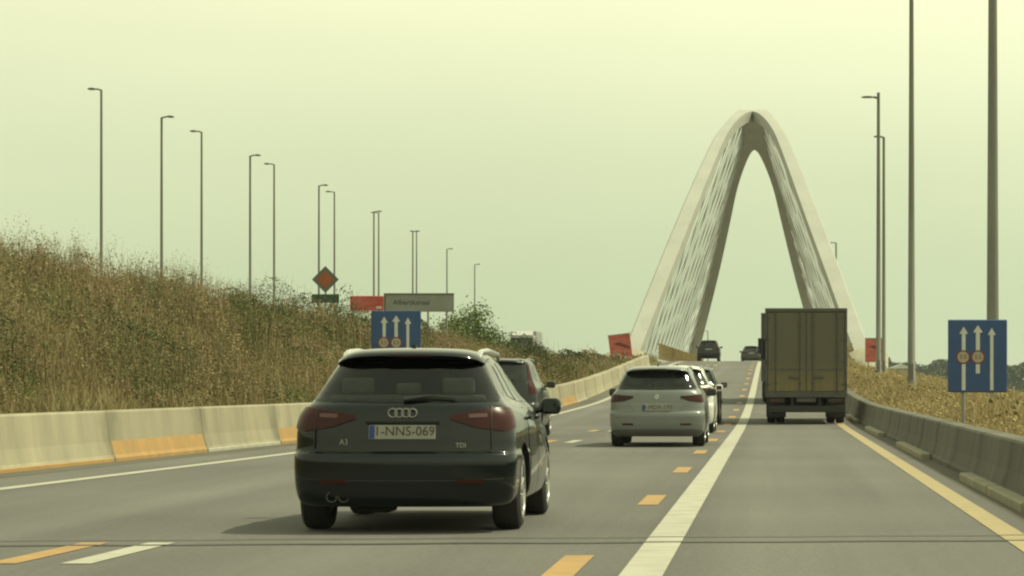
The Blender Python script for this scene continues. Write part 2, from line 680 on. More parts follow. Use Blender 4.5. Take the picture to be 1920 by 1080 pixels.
PROF_R = [(0.0, 0.0), (0.0, 0.06), (0.03, 0.10), (0.08, 0.26), (0.12, 0.555), (0.14, 0.58), (0.38, 0.58), (0.40, 0.56), (0.44, 0.0)]
d = 22.0
i = 0
while d < 224:
    ln = 4.45
    e = d + ln
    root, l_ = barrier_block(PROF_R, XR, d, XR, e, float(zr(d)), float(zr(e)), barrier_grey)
    if i % 4 in (1, 2) or i < 2:
        bb = B()
        bb.box(-0.16, -0.003, -l_ / 2 + .1, l_ / 2 - .1, 0.02, 0.135, 0.015)
        bb.build('foot_ledge', concrete, root)
    if i >= 1:
        lab = 'shaded grey barrier block below the dry grass, %s from the right edge' % ordn[i - 1]
    elif i == 0:
        lab = 'shaded grey barrier block cut off by the right edge'
    else:
        lab = 'far shaded grey barrier block beside the box lorry'
    tag(root, lab, 'barrier', 'grey barrier blocks along the right verge')
    d += 4.5
    i += 1

# ------------------------------------------------------------------ bridge
bridge_white = mat('bridge_white_paint', (0.40, 0.405, 0.36), 0.55, var=0.14, scale=0.35, world=True)
cable_white = mat('cable_white', (0.34, 0.345, 0.32), 0.5)
bridge = empty('arch_bridge', (-1.7, 273, 0))
tag(bridge, 'white steel arch bridge with two leaning ribs meeting at the crown and hanger nets', 'bridge')
BX, BY0, BL, BZ0, BRISE = -1.7, 200.0, 146.0, 1.6, 23.9


def arch(u):
    zz = 4 * u * (1 - u)
    outer = 8.9 - 7.3 * zz - .5 * float(sstep(.78, 1.0, zz))
    lin = 8.9 - 7.3 * zz - 1.14
    inner = (lin + .22 * sstep(.4, .95, zz)) * math.sqrt(max(0.0, 1 - max(0.0, (zz - .78) / .172) ** 2.6)) if zz < 0.952 else 0.0
    return BY0 + BL * u, BZ0 + BRISE * zz, outer, max(float(inner), 0.001)


for sgn in (-1, 1):
    v, f = [], []
    n = 240
    for i in range(n + 1):
        u = i / n
        y, z, xo, xi = arch(u)
        sl = 4 * BRISE * (1 - 2 * u) / BL
        nn = Vector((0, -sl, 1)).normalized()
        hd = 0.45
        for xx, s_ in ((xo - .12, 1), (xi, 1), (xi, -1), (xo, -1), (xo, .7)):
            v.append((sgn * xx, y - 273 + nn.y * hd * s_, z + nn.z * hd * s_))
    for i in range(n):
        for q in range(5):
            a, b_ = i * 5 + q, i * 5 + (q + 1) % 5
            fc = (a, b_, b_ + 5, a + 5)
            f.append(fc if sgn < 0 else fc[::-1])
    f.append((0, 1, 2, 3, 4))
    f.append(tuple(n * 5 + q for q in range(5)))
    o = pydata('arch_rib', v, f, bridge_white, bridge)
    bmx = bmesh.new()
    bmx.from_mesh(o.data)
    bmesh.ops.recalc_face_normals(bmx, faces=bmx.faces)
    bmx.to_mesh(o.data)
    bmx.free()
    # hanger net: two crossing families in the leaning plane
    for fam, nh in ((1, 38), (-1, 19)):
        for i in range(nh):
            ud = 0.03 + 0.94 * i / (nh - 1)
            ua = ud + (.085 if fam > 0 else -.10)
            if not 0.02 < ua < 0.98:
                continue
            y, z, xo, xi = arch(ua)
            bb = B()
            bb.tube([(sgn * (xo - 0.22), y - 273, z - 0.5), (sgn * 8.45, BY0 + BL * ud - 273, DECK_Z + 0.2)], 0.038, 5, False)
            bb.build('hanger', cable_white, bridge)
    # connection plates under the rib
    for i in range(26):
        u = 0.05 + 0.9 * i / 25
        y, z, xo, xi = arch(u)
        sl = math.atan2(4 * BRISE * (1 - 2 * u), BL)
        bb = B()
        bb.box(-0.03, 0.03, -0.7, 0.7, -0.38, 0.0, 0.0)
        o = bb.build('hanger_plate', bridge_white, bridge, loc=(sgn * (xo - 0.25), y - 273, z - 0.54))
        o.rotation_euler = (sl, 0, 0)
    # edge girder and parapet
    bb = B()
    bb.box(sgn * 8.15 - 0.45, sgn * 8.15 + 0.45, BY0 - 273 - 2, BY0 + BL - 273 + 2, DECK_Z - 1.6, DECK_Z + 0.22, 0.05)
    bb.build('edge_girder', bridge_white, bridge)
bb = B()
bb.box(-7.65, 7.65, BY0 - 273 - 3, BY0 + BL - 273 + 3, DECK_Z - 1.4, DECK_Z - 0.42, 0.02)
bb.build('deck_slab', concrete, bridge)
bb = B()
bb.box(-1.55, 1.55, -1.0, 1.0, BZ0 + BRISE + 0.44, BZ0 + BRISE + 0.56, 0.03)
bb.build('crown_cover', bridge_white, bridge)
v = [(-18.4, 212, -4.7), (88, 212, -4.7), (88, 338, -4.7), (-18.4, 338, -4.7)]
tag(pydata('canal_water', v, [(0, 1, 2, 3)], mat('canal_water', (.02, .028, .02), .08, bump=.3, bscale=2, spec=.5)), kind='structure')
# rounded concrete foot blocks at the springings
for sgn in (-1, 1):
    v, f = [], []
    prof = [(-10, -2.0), (-9, 1.1), (-6, 2.3), (-2.5, 3.1), (1.2, 3.45), (4.5, 3.3), (8, 2.7), (12, 1.2), (13, -2.5)]
    pf = pchip([p[0] for p in prof], [p[1] for p in prof])
    tt = np.linspace(-10, 13, 40)
    for t in tt:
        z = float(pf(t))
        hw = 0.55 + 0.75 * max(0.0, 1 - ((t - 1) / 13) ** 2)
        for dx, dz in ((-hw, -6), (-hw, -0.35), (-hw * .55, -0.06), (hw * .55, 0), (hw, -.3), (hw, -6)):
            v.append((sgn * 8.3 + dx, BY0 - 273 + t, z + dz if dz > -5 else -4.0))
    for i in range(len(tt) - 1):
        for q in range(5):
            a = i * 6 + q
            f.append((a, a + 1, a + 7, a + 6))
    f.append(tuple(range(6)))
    f.append(tuple((len(tt) - 1) * 6 + q for q in range(6)))
    o = pydata('arch_foot', v, f, concrete, bridge, smooth=True, angle=0.8)
ochre = mat('ochre_rail', (0.42, 0.32, 0.14), 0.7, col2=(0.28, 0.22, 0.1), scale=2, world=True)
for sgn, xp in ((-1, -7.15), (1, 7.2)):
    rt = empty('bridge_parapet', (BX + xp + (0 if sgn > 0 else 1.15), 202, DECK_Z))
    tag(rt, 'ochre post and rail parapet on the %s side of the bridge deck' % ('left' if sgn < 0 else 'right'), 'parapet')
    for q in range(36):
        bb = B()
        bb.box(-.06, .06, q * 3.6 - .06, q * 3.6 + .06, -0.03, 1.08)
        bb.build('post', ochre, rt)
    for zz in (0.42, 0.72, 1.0):
        bb = B()
        bb.box(-.11, -.062, -0.4, 36 * 3.6 - 3.2, zz - 0.08, zz + 0.08)
        bb.build('rail', ochre, rt)

# ------------------------------------------------------------------ lamp posts
lamp_grey = mat('luminaire_grey', (0.16, 0.16, 0.14), 0.5, var=0.2, scale=3)
lamp_lens = mat('luminaire_lens', (0.5, 0.5, 0.45), 0.2)


def lamp_post(x, y, zb, ztop, side, r0, r1, arm, label, group, head=0.55, stub=0.0):
    root = empty('lamp_post', (x, y, zb - 0.3))
    h = ztop - zb + 0.3
    bb = B()
    bb.tube([(0, 0, 0), (0, 0, 1.0), (0, 0, 1.02), (0, 0, h * .5), (0, 0, h + stub)], [r0 * 1.12, r0 * 1.12, r0, (r0 + r1) / 2, r1], 10)
    bb.build('pole', pole_paint, root, smooth=True)
    bb = B()
    bb.tube([(0, 0, h - .03), (side * arm * .5, 0, h + 0.01), (side * arm, 0, h + 0.03)], r1 * .75, 8)
    bb.build('arm', pole_paint, root, smooth=True)
    hd = B()
    hd.prism([(0, -.03), (.1, .05), (head * .5, .085), (head * .85, .055), (head, -.01), (head * .9, -.05), (.12, -.06)], 'y', -.13, .13)
    o = hd.build('lamp_head', lamp_grey, root, loc=(side * (arm - .05), 0, h + .03))
    o.scale = (side, 1, .6)
    bb = B()
    bb.box(.14, head * .85, -.1, .1, -.085, -.052, .01)
    bb.build('lens', lamp_lens, o)
    bb = B()
    bb.box(-.07, .07, -r0 * 1.25, -r0 * 1.05, .9, 1.5, .01)
    bb.build('access_door', lamp_grey, root)
    tag(root, label, 'lamp post', group)
    return root


def px(x, y, dd):
    """photo pixel at a known distance, used once to work out where a thing stands"""
    return (x - 1447) / 5500 * dd, CAM_H + (714 - y) / 5500 * dd


GL = 'lamp posts of the carriageway behind the left bank'
rowA = [(190, 168), (378, 247), (514, 308), (627, 360), (710, 399), (781, 434)]
rowB = [(303, 220), (469, 292), (598, 348), (701, 397), (774, 434), (838, 467), (890, 496)]
nA = ['tallest lamp post, leftmost, arm to the left', 'third lamp post from the left, arm to the left', 'fifth lamp post from the left, arm to the left',
      'lamp post just right of the diamond sign, arm to the left', 'right one of the lamp post pair behind the red panel',
      'right one of the lamp post pair behind the long name board']
nB = ['second lamp post from the left, arm to the right', 'fourth lamp post from the left, arm to the right', 'lamp post just left behind the diamond sign, arm to the right',
      'left one of the lamp post pair behind the red panel', 'left one of the lamp post pair behind the long name board',
      'lamp post behind the right end of the long name board', 'lowest far lamp post above the green bush, rightmost of the left row']
for (x, y), lb in zip(rowA, nA):
    dd = 5500 * 13.0 / (714 - y)
    X, Z = px(x, y, dd)
    lamp_post(X, dd, float(ground_z(X, dd)), Z, -1, .088, .052, .24, lb, GL, head=.42)
for (x, y), lb in zip(rowB, nB):
    dd = 5500 * 12.0 / (714 - y)
    X, Z = px(x, y, dd)
    lamp_post(X, dd, float(ground_z(X, dd)), Z, 1, .088, .052, .24, lb, GL, head=.38)
GRR = 'tall lamp posts along the right verge'
lamp_post(5.65, 75, float(ground_z(5.65, 75)), 15.6, -1, .165, .09, .5, 'thick tall lamp post behind the blue lane sign, rightmost', GRR, head=.8)
lamp_post(5.24, 110, float(ground_z(5.24, 110)), 15.62, -1, .145, .08, .4, 'second tall lamp post from the right, its top cut off by the frame', GRR, head=.75)
lamp_post(5.22, 143.5, float(ground_z(5.22, 143.5)), 15.05, -1, .13, .075, .25, 'tall lamp post with a lamp head reaching left, beside the red board', GRR, head=.65, stub=.25)
lamp_post(6.55, 171.5, float(ground_z(6.55, 171.5)), 15.45, -1, .12, .075, .25, 'lamp post close behind the one beside the red board', GRR, head=.4)
lamp_post(6.6, 301, DECK_Z, 15.35, -1, .11, .08, .2, 'lamp post standing out above the right bridge leg', GRR, head=.5)
lamp_post(-12.2, 560, -1.0, 10.7, -1, .13, .09, .3, 'tiny far lamp post just right above the dark people carrier', GRR, head=.7)
lamp_post(-15.2, 620, -1.0, 10.9, -1, .13, .09, .3, 'tiny far lamp post left of the dark people carrier', GRR, head=.7)

# ------------------------------------------------------------------ signs
sign_blue = mat('sign_blue', (0.03, 0.08, 0.22), 0.45, var=0.2, scale=2)
sign_white = mat('sign_white', (0.62, 0.62, 0.58), 0.5, var=0.15, scale=4)
sign_red = mat('sign_red', (0.42, 0.04, 0.03), 0.5, var=0.2, scale=3)
sign_black = mat('sign_black', (0.02, 0.02, 0.02), 0.5)
sign_back = mat('sign_back', (0.3, 0.3, 0.28), 0.5, metal=.4)


def lane_sign(x, y, z0, z1, wd, label, postx, tilt=0.0):
    g = float(ground_z(x, y))
    root = empty('lane_sign', (x, y, g - .2), (0, 0, tilt))
    h0, h1 = z0 - g + .2, z1 - g + .2
    bb = B()
    bb.box(-wd / 2, wd / 2, 0, .03, h0, h1, .012)
    pan = bb.build('panel', sign_blue, root)
    hh = h1 - h0
    ar = B()
    for fx, top, bot, hw in ((-.235, .905, .03, .031), (.005, .925, .26, .034), (.24, .89, .03, .028)):
        cx = fx * wd
        t = h0 + top * hh
        b0 = h0 + bot * hh
        aw = hw * wd
        ar.prism([(cx - aw, b0), (cx + aw, b0), (cx + aw, t - .1 * hh), (cx + aw * 2.4, t - .1 * hh), (cx, t), (cx - aw * 2.4, t - .1 * hh), (cx - aw, t - .1 * hh)], 'y', -.004, .004)
    ar.build('lane_arrows', sign_white, pan)
    for fx in (-.245, .005):
        c = (fx * wd, 0, h0 + .485 * hh)
        bb = B()
        bb.lathe([(-.010, .115 * wd), (-.0045, .118 * wd)], 28, 'y', c)
        bb.build('limit_ring', mat('aged_ring_red', (.22, .045, .03), .6, var=.2, scale=6), pan)
        bb = B()
        bb.lathe([(-.014, .094 * wd), (-.0115, .094 * wd)], 28, 'y', c)
        bb.build('limit_disc', mat('aged_disc_white', (.42, .37, .28), .6, var=.15, scale=8), pan)
        text('limit_text', '3.5', .10 * wd, sign_black, pan, (c[0], -.016, c[2]))
    bb = B()
    bb.tube([(postx, .06, 0), (postx, .06, h1 - .05)], .028, 8)
    bb.build('post', galv, root, smooth=True)
    bb = B()
    bb.box(-wd * .42, wd * .42, .031, .05, h0 + .2 * hh, h0 + .25 * hh)
    bb.box(-wd * .42, wd * .42, .031, .05, h0 + .75 * hh, h0 + .8 * hh)
    bb.build('back_brace', galv, root)
    tag(root, label, 'sign')


lane_sign(3.2, 45.6, 1.02, 2.15, .92, 'blue lane sign with three arrows and two red ringed limits by the right barrier', -.22)
lane_sign(-10.25, 80, 1.42, 3.11, 1.36, 'blue lane sign with three arrows rising behind the dark hatchback', .0)

X, Z = px(610, 524, 100)
g = float(ground_z(X, 100))
root = empty('diamond_sign', (X, 100, g - .2))
rust = mat('rust_orange', (0.36, 0.10, 0.03), .6, var=.3, scale=3)
dgreen = mat('dark_green_sign', (0.02, 0.065, 0.035), .5, var=.2, scale=3)
frame_g = mat('grey_green_frame', (0.11, 0.12, 0.09), .5)
zc = Z - g + .2
bb = B()
bb.prism([(-.46, zc), (0, zc - .46), (.46, zc), (0, zc + .46)], 'y', 0, .03)
pl = bb.build('diamond_panel', frame_g, root)
bb = B()
bb.prism([(-.30, zc), (0, zc - .30), (.30, zc), (0, zc + .30)], 'y', -.006, -.002)
bb.build('orange_field', rust, pl)
bb = B()
bb.box(-.47, .47, 0, .03, zc - .80, zc - .50, .01)
bb.build('green_plate', dgreen, root)
bb = B()
bb.tube([(0, .06, 0), (0, .06, zc + .2)], .035, 8)
bb.build('post', galv, root)
tag(root, 'diamond sign with orange middle above a dark green plate on the bank', 'sign')

X, Z = px(787, 569, 120)
g = float(ground_z(X, 120))
root = empty('name_board', (X, 120, g - .2))
zc = Z - g + .2
board = mat('board_grey_white', (0.27, 0.28, 0.25), .6, var=.25, scale=1.5)
bb = B()
bb.box(-1.4, 1.4, 0, .04, zc - .34, zc + .36, .01)
pn = bb.build('panel', board, root)
bb = B()
bb.box(-1.41, 1.41, -.02, .05, zc + .361, zc + .42)
bb.box(-1.47, -1.403, -.02, .05, zc - .34, zc + .42)
bb.build('border', frame_g, pn)
text('board_text', 'Albertkanaal', .30, sign_black, pn, (-.34, -.004, zc + .04), extrude=.002)
for q in (-1.0, .33, 1.1):
    bb = B()
    bb.tube([(q, .08, 0), (q, .08, zc + .2)], .04, 8)
    bb.build('post', galv, root)
tag(root, 'long grey white name board reading Albertkanaal on the bank', 'sign')

red_sheet = mat('red_sheet', (0.40, 0.045, 0.035), .4, col2=(0.55, 0.16, 0.12), scale=1.6, stretch=(.4, 1, 2))
dark_red = mat('dark_red_mark', (0.16, 0.025, 0.02), .6)
X, Z = px(688, 569, 123)
g = float(ground_z(X, 123))
root = empty('red_sheet_board', (X, 123, g - .2))
zc = Z - g + .2
bb = B()
bb.box(-.72, .70, 0, .05, zc - .30, zc + .32, .02)
pn = bb.build('panel', red_sheet, root)
bb = B()
bb.box(-.62, .1, -.012, .0, zc - .385, zc - .305)
bb.box(.40, .62, -.012, -.002, zc - .22, zc - .12)
bb.build('white_strip', sign_white, pn)
for q in (-.55, .5):
    bb = B()
    bb.tube([(q, .08, 0), (q, .08, zc + .2)], .035, 8)
    bb.build('post', galv, root)
tag(root, 'glossy red panel with white lower strip left of the name board', 'panel')

for xx, yy, dd, wd, hh, tl, lab in ((1168, 651, 190, 1.42, 1.62, R(-7), 'tilted red board with dark marks at the foot of the left bridge leg'),
                                    (1641, 657, 190, 1.30, 1.50, 0, 'red board at the foot of the right bridge leg behind lamp posts')):
    X, Z = px(xx, yy, dd)
    g = float(ground_z(X, dd))
    root = empty('red_board', (X, dd, g - .2), (0, tl, 0))
    zc = Z - g + .2
    bb = B()
    bb.box(-wd / 2, wd / 2, 0, .05, zc - hh / 2, zc + hh / 2, .015)
    pn = bb.build('panel', red_sheet, root)
    bb = B()
    bb.prism([(-wd * .3, zc + hh * .16), (wd * .42, zc - hh * .12), (wd * .42, zc + .02), (-wd * .05, zc + hh * .22)], 'y', -.008, -.002)
    bb.box(.1, .2, -.008, -.002, zc - hh * .36, zc - hh * .2)
    bb.box(.3, .36, -.008, -.002, zc - hh * .36, zc - hh * .2)
    bb.build('dark_mark', dark_red, pn)
    bb = B()
    bb.box(-wd / 2 - .03, wd / 2 + .03, -.01, .06, zc + hh / 2 + .001, zc + hh / 2 + .06)
    bb.build('top_edge', sign_back, pn)
    for q in (-wd * .35, wd * .35):
        bb = B()
        bb.tube([(q, .09, 0), (q, .09, zc + hh * .3)], .04, 8)
        bb.build('post', galv, root)
    tag(root, lab, 'board')

# ------------------------------------------------------------------ cars
def glass_mat(name, col, rough=0.04):
    return mat(name, col, rough, spec=0.6)


glass = glass_mat('car_glass', (0.012, 0.015, 0.013))
glass_soft = mat('car_rear_glass', (0.036, 0.044, 0.038), 0.08, col2=(0.012, 0.015, 0.012), scale=2.2, spec=0.5)
seat_grey = mat('seat_cloth', (.13, .135, .125), .9, var=.2, scale=8)
clear_glass = bpy.data.materials.new('tinted_rear_glass')
clear_glass.use_nodes = True
_t = clear_glass.node_tree
_t.nodes.clear()
_tr = _t.nodes.new('ShaderNodeBsdfTransparent')
_tr.inputs[0].default_value = (.66, .70, .66, 1)
_gl = _t.nodes.new('ShaderNodeBsdfGlossy')
_gl.inputs['Roughness'].default_value = .03
_fr = _t.nodes.new('ShaderNodeFresnel')
_fr.inputs[0].default_value = 1.5
_mx = _t.nodes.new('ShaderNodeMixShader')
_t.links.new(_fr.outputs[0], _mx.inputs[0])
_t.links.new(_tr.outputs[0], _mx.inputs[1])
_t.links.new(_gl.outputs[0], _mx.inputs[2])
_om = _t.nodes.new('ShaderNodeOutputMaterial')
_t.links.new(_mx.outputs[0], _om.inputs['Surface'])
tail_red = mat('tail_light_red', (0.05, 0.006, 0.005), 0.3, col2=(0.028, 0.004, 0.0035), scale=6, coat=0.08, spec=.25)
tail_clear = mat('tail_light_clear', (0.10, 0.05, 0.045), 0.3, coat=0.1)
chrome = mat('chrome', (0.75, 0.75, 0.72), 0.15, metal=1.0)
dull_chrome = mat('dull_chrome', (0.30, 0.30, 0.28), 0.4, metal=0.9)
alloy = mat('alloy_rim', (0.50, 0.50, 0.48), 0.3, metal=0.8, var=.2, scale=5)
plate_white = mat('plate_white', (0.27, 0.28, 0.24), 0.5, var=.12, scale=9)
plate_red = mat('plate_ruby', (0.05, 0.012, 0.012), 0.5)
plate_blue = mat('plate_blue', (0.015, 0.04, 0.2), 0.5)
underbody = mat('underbody', (0.012, 0.012, 0.012), 0.9)

ZK = [.17, .22, .30, .42, .55, .61, .635, .75, .90, .98, 1.03, 1.20, 1.34, 1.39, 1.42, 1.43]
RK = [.14, .08, .03, .0, .0, .018, .055, .07, .10, .13, .19, .36, .52, .60, .85, 1.1]
WK = [.78, .845, .875, .890, .895, .893, .886, .882, .858, .81, .762, .668, .588, .54, .42, .28]
FK = [4.2, 4.25, 4.27, 4.30, 4.31, 4.28, 4.26, 4.05, 3.38, 3.08, 2.95, 2.6, 2.25, 2.05, 1.75, 1.5]
EK = [.22, .28, .31, .32, .32, .32, .31, .31, .32, .33, .34, .34, .32, .28, .22, .16]


class Shell:
    def __init__(s, Ln, W, H, rb=.13, rt=.52, tum=1.0, wedge=None):
        k = H / 1.43
        z = [a * k for a in ZK]
        z[0] = .205
        z[1] = max(.235, z[1])
        s.k, s.H, s.Ln, s.W = k, H, Ln, W
        r = [a * rb / .13 if zz <= .98 else rb + (a - .13) * (rt - rb) / .39 for a, zz in zip(RK, ZK)]
        wb = .81
        wk = [a if zz <= .98 else wb + (a - wb) * tum for a, zz in zip(WK, ZK)]
        s.r = pchip(z, r)
        s.w = pchip(z, [a * (W / 2) / .895 for a in wk])
        s.f = pchip(z, [a * Ln / 4.31 for a in FK])
        s.e = pchip(z, EK)
        s.z = z
        s.cache = {}

    def half(s, z):
        q = round(float(z), 5)
        if q in s.cache:
            return s.cache[q]
        r, w_, f, e = float(s.r(z)), float(s.w(z)), float(s.f(z)), float(s.e(z))
        ef = min(.75, (f - r) * .35)
        e = min(e, (f - r) * .3)
        p = 2.75
        we = w_ * .955
        t = np.linspace(0, 1, 22) * PI / 2
        x1 = we * np.sin(t) ** (2 / p)
        y1 = r + e * (1 - np.cos(t) ** (2 / p))
        ysd = np.linspace(r + e, f - ef, 18)[1:-1]
        ym = (r + e + f - ef) / 2
        xsd = we + (w_ - we) * (1 - ((ysd - ym) / ((f - ef - r - e) / 2)) ** 2)
        t2 = np.linspace(1, 0, 18) * PI / 2
        x3 = we * np.sin(t2) ** (2 / p)
        y3 = f - ef * (1 - np.cos(t2) ** (2 / p))
        x = np.concatenate([x1, xsd, x3])
        y = np.concatenate([y1, ysd, y3])
        x[0] = 0
        x[-1] = 0
        cs = np.concatenate([[0], np.cumsum(np.hypot(np.diff(x), np.diff(y)))])
        s.cache[q] = (x, y, cs)
        return s.cache[q]

    def P(s, a, z, off, mode):
        x, y, cs = s.half(z)
        sg = 1
        if mode == 'rear':
            sg = 1 if a >= 0 else -1
            par = cs
            a = abs(a)
        else:
            par = y
        def at(q):
            return np.array([np.interp(q, par, x), np.interp(q, par, y)])
        p = at(a)
        dlt = .02
        tg = at(a + dlt) - at(max(a - dlt, par[0]))
        tg /= np.hypot(*tg) + 1e-9
        n = np.array([tg[1], -tg[0]])
        if mode == 'rear' and a < 1e-6:
            n = np.array([0, -1.0])
        p = p + n * off
        return (sg * p[0], p[1], z)

    def mesh(s):
        zs = []
        for i in range(len(s.z) - 1):
            m = 5 if s.z[i + 1] - s.z[i] > .1 * s.k else 3
            zs += list(np.linspace(s.z[i], s.z[i + 1], m, endpoint=False))
        zs.append(s.z[-1])
        v, f = [], []
        n = None
        for z in zs:
            x, y, _ = s.half(z)
            n = len(x)
            for i in range(n):
                v.append((x[i], y[i], z))
            for i in range(n - 2, 0, -1):
                v.append((-x[i], y[i], z))
        m = 2 * n - 2
        for a in range(len(zs) - 1):
            for i in range(m):
                j = (i + 1) % m
                f.append((a * m + i, a * m + j, (a + 1) * m + j, (a + 1) * m + i))
        f.append(tuple(range(m))[::-1])
        f.append(tuple((len(zs) - 1) * m + i for i in range(m)))
        return v, f


def resample(pl, n):
    pl = np.asarray(pl, float)
    c = np.concatenate([[0], np.cumsum(np.hypot(*np.diff(pl, axis=0).T))])
    t = np.linspace(0, c[-1], n)
    return np.stack([np.interp(t, c, pl[:, 0]), np.interp(t, c, pl[:, 1])], -1)


def patch(sh, name, top, bot, m, parent, off=.006, depth=.02, mode='rear', sign=1, nu=20, nv=7, cap=False):
    """a panel, pane or lamp laid on the shell between a top and a bottom outline"""
    T, Bo = resample(top, nu), resample(bot, nu)
    v, f = [], []
    for lay, of in ((0, off), (1, off - depth)):
        for j in range(nv):
            q = j / (nv - 1)
            for i in range(nu):
                a, z = Bo[i] * (1 - q) + T[i] * q
                p = sh.P(a, z, of, mode)
                v.append((p[0] * sign, p[1], p[2]))
    for j in range(nv - 1):
        for i in range(nu - 1):
            a = j * nu + i
            f.append((a, a + 1, a + nu + 1, a + nu))
    k = nu * nv
    if cap:
        for j in range(nv - 1):
            for i in range(nu - 1):
                a = k + j * nu + i
                f.append((a, a + nu, a + nu + 1, a + 1))
    rim = [i for i in range(nu)] + [j * nu + nu - 1 for j in range(1, nv)] + [(nv - 1) * nu + i for i in range(nu - 2, -1, -1)] + [j * nu for j in range(nv - 2, 0, -1)]
    for i in range(len(rim)):
        a, b_ = rim[i], rim[(i + 1) % len(rim)]
        f.append((a, a + k, b_ + k, b_))
    if sign < 0:
        f = [q[::-1] for q in f]
    return pydata(name, v, f, m, parent, smooth=True, angle=0.6)


def scaled(pts, ks, kz):
    return [(a * ks, b_ * kz) for a, b_ in pts]


def make_wheel(root, x, y, rad, wd, sgn):
    w2 = wd / 2
    bb = B()
    bb.lathe([(-w2 * .75, rad * .66), (-w2, rad * .74), (-w2, rad * .9), (-w2 * .8, rad * .985), (-w2 * .3, rad), (w2 * .3, rad), (w2 * .8, rad * .985), (w2, rad * .9), (w2, rad * .74), (w2 * .75, rad * .66)], 36, 'x', closed=True)
    wh = bb.build('wheel', rubber, root, smooth=True, loc=(x, y, rad))
    bb = B()
    xo = sgn * w2 * 1.04
    bb.lathe([(-w2 * .8 * sgn, rad * .66), (w2 * .7 * sgn, rad * .66), (xo, rad * .76), (xo, rad * .66), (xo - sgn * .05, rad * .60), (-w2 * .7 * sgn, rad * .58)], 30, 'x', closed=True)
    bb.lathe([(xo - sgn * .06, rad * .17), (xo - sgn * .0, rad * .15)], 16, 'x')
    for q in range(5):
        a = q * 2 * PI / 5 + .3
        for da in (-.16, .16):
            c0, c1 = (math.cos(a + da * .4), math.sin(a + da * .4)), (math.cos(a + da), math.sin(a + da))
            bb.tube([(xo - sgn * .03, c0[0] * rad * .12, c0[1] * rad * .12), (xo - sgn * .025, c1[0] * rad * .62, c1[1] * rad * .62)], rad * .06, 5)
    bb.build('rim', alloy, wh, smooth=True)
    bb = B()
    bb.lathe([(xo - sgn * .09, rad * .5), (xo - sgn * .075, rad * .5)], 24, 'x')
    bb.build('brake_disc', underbody, wh)


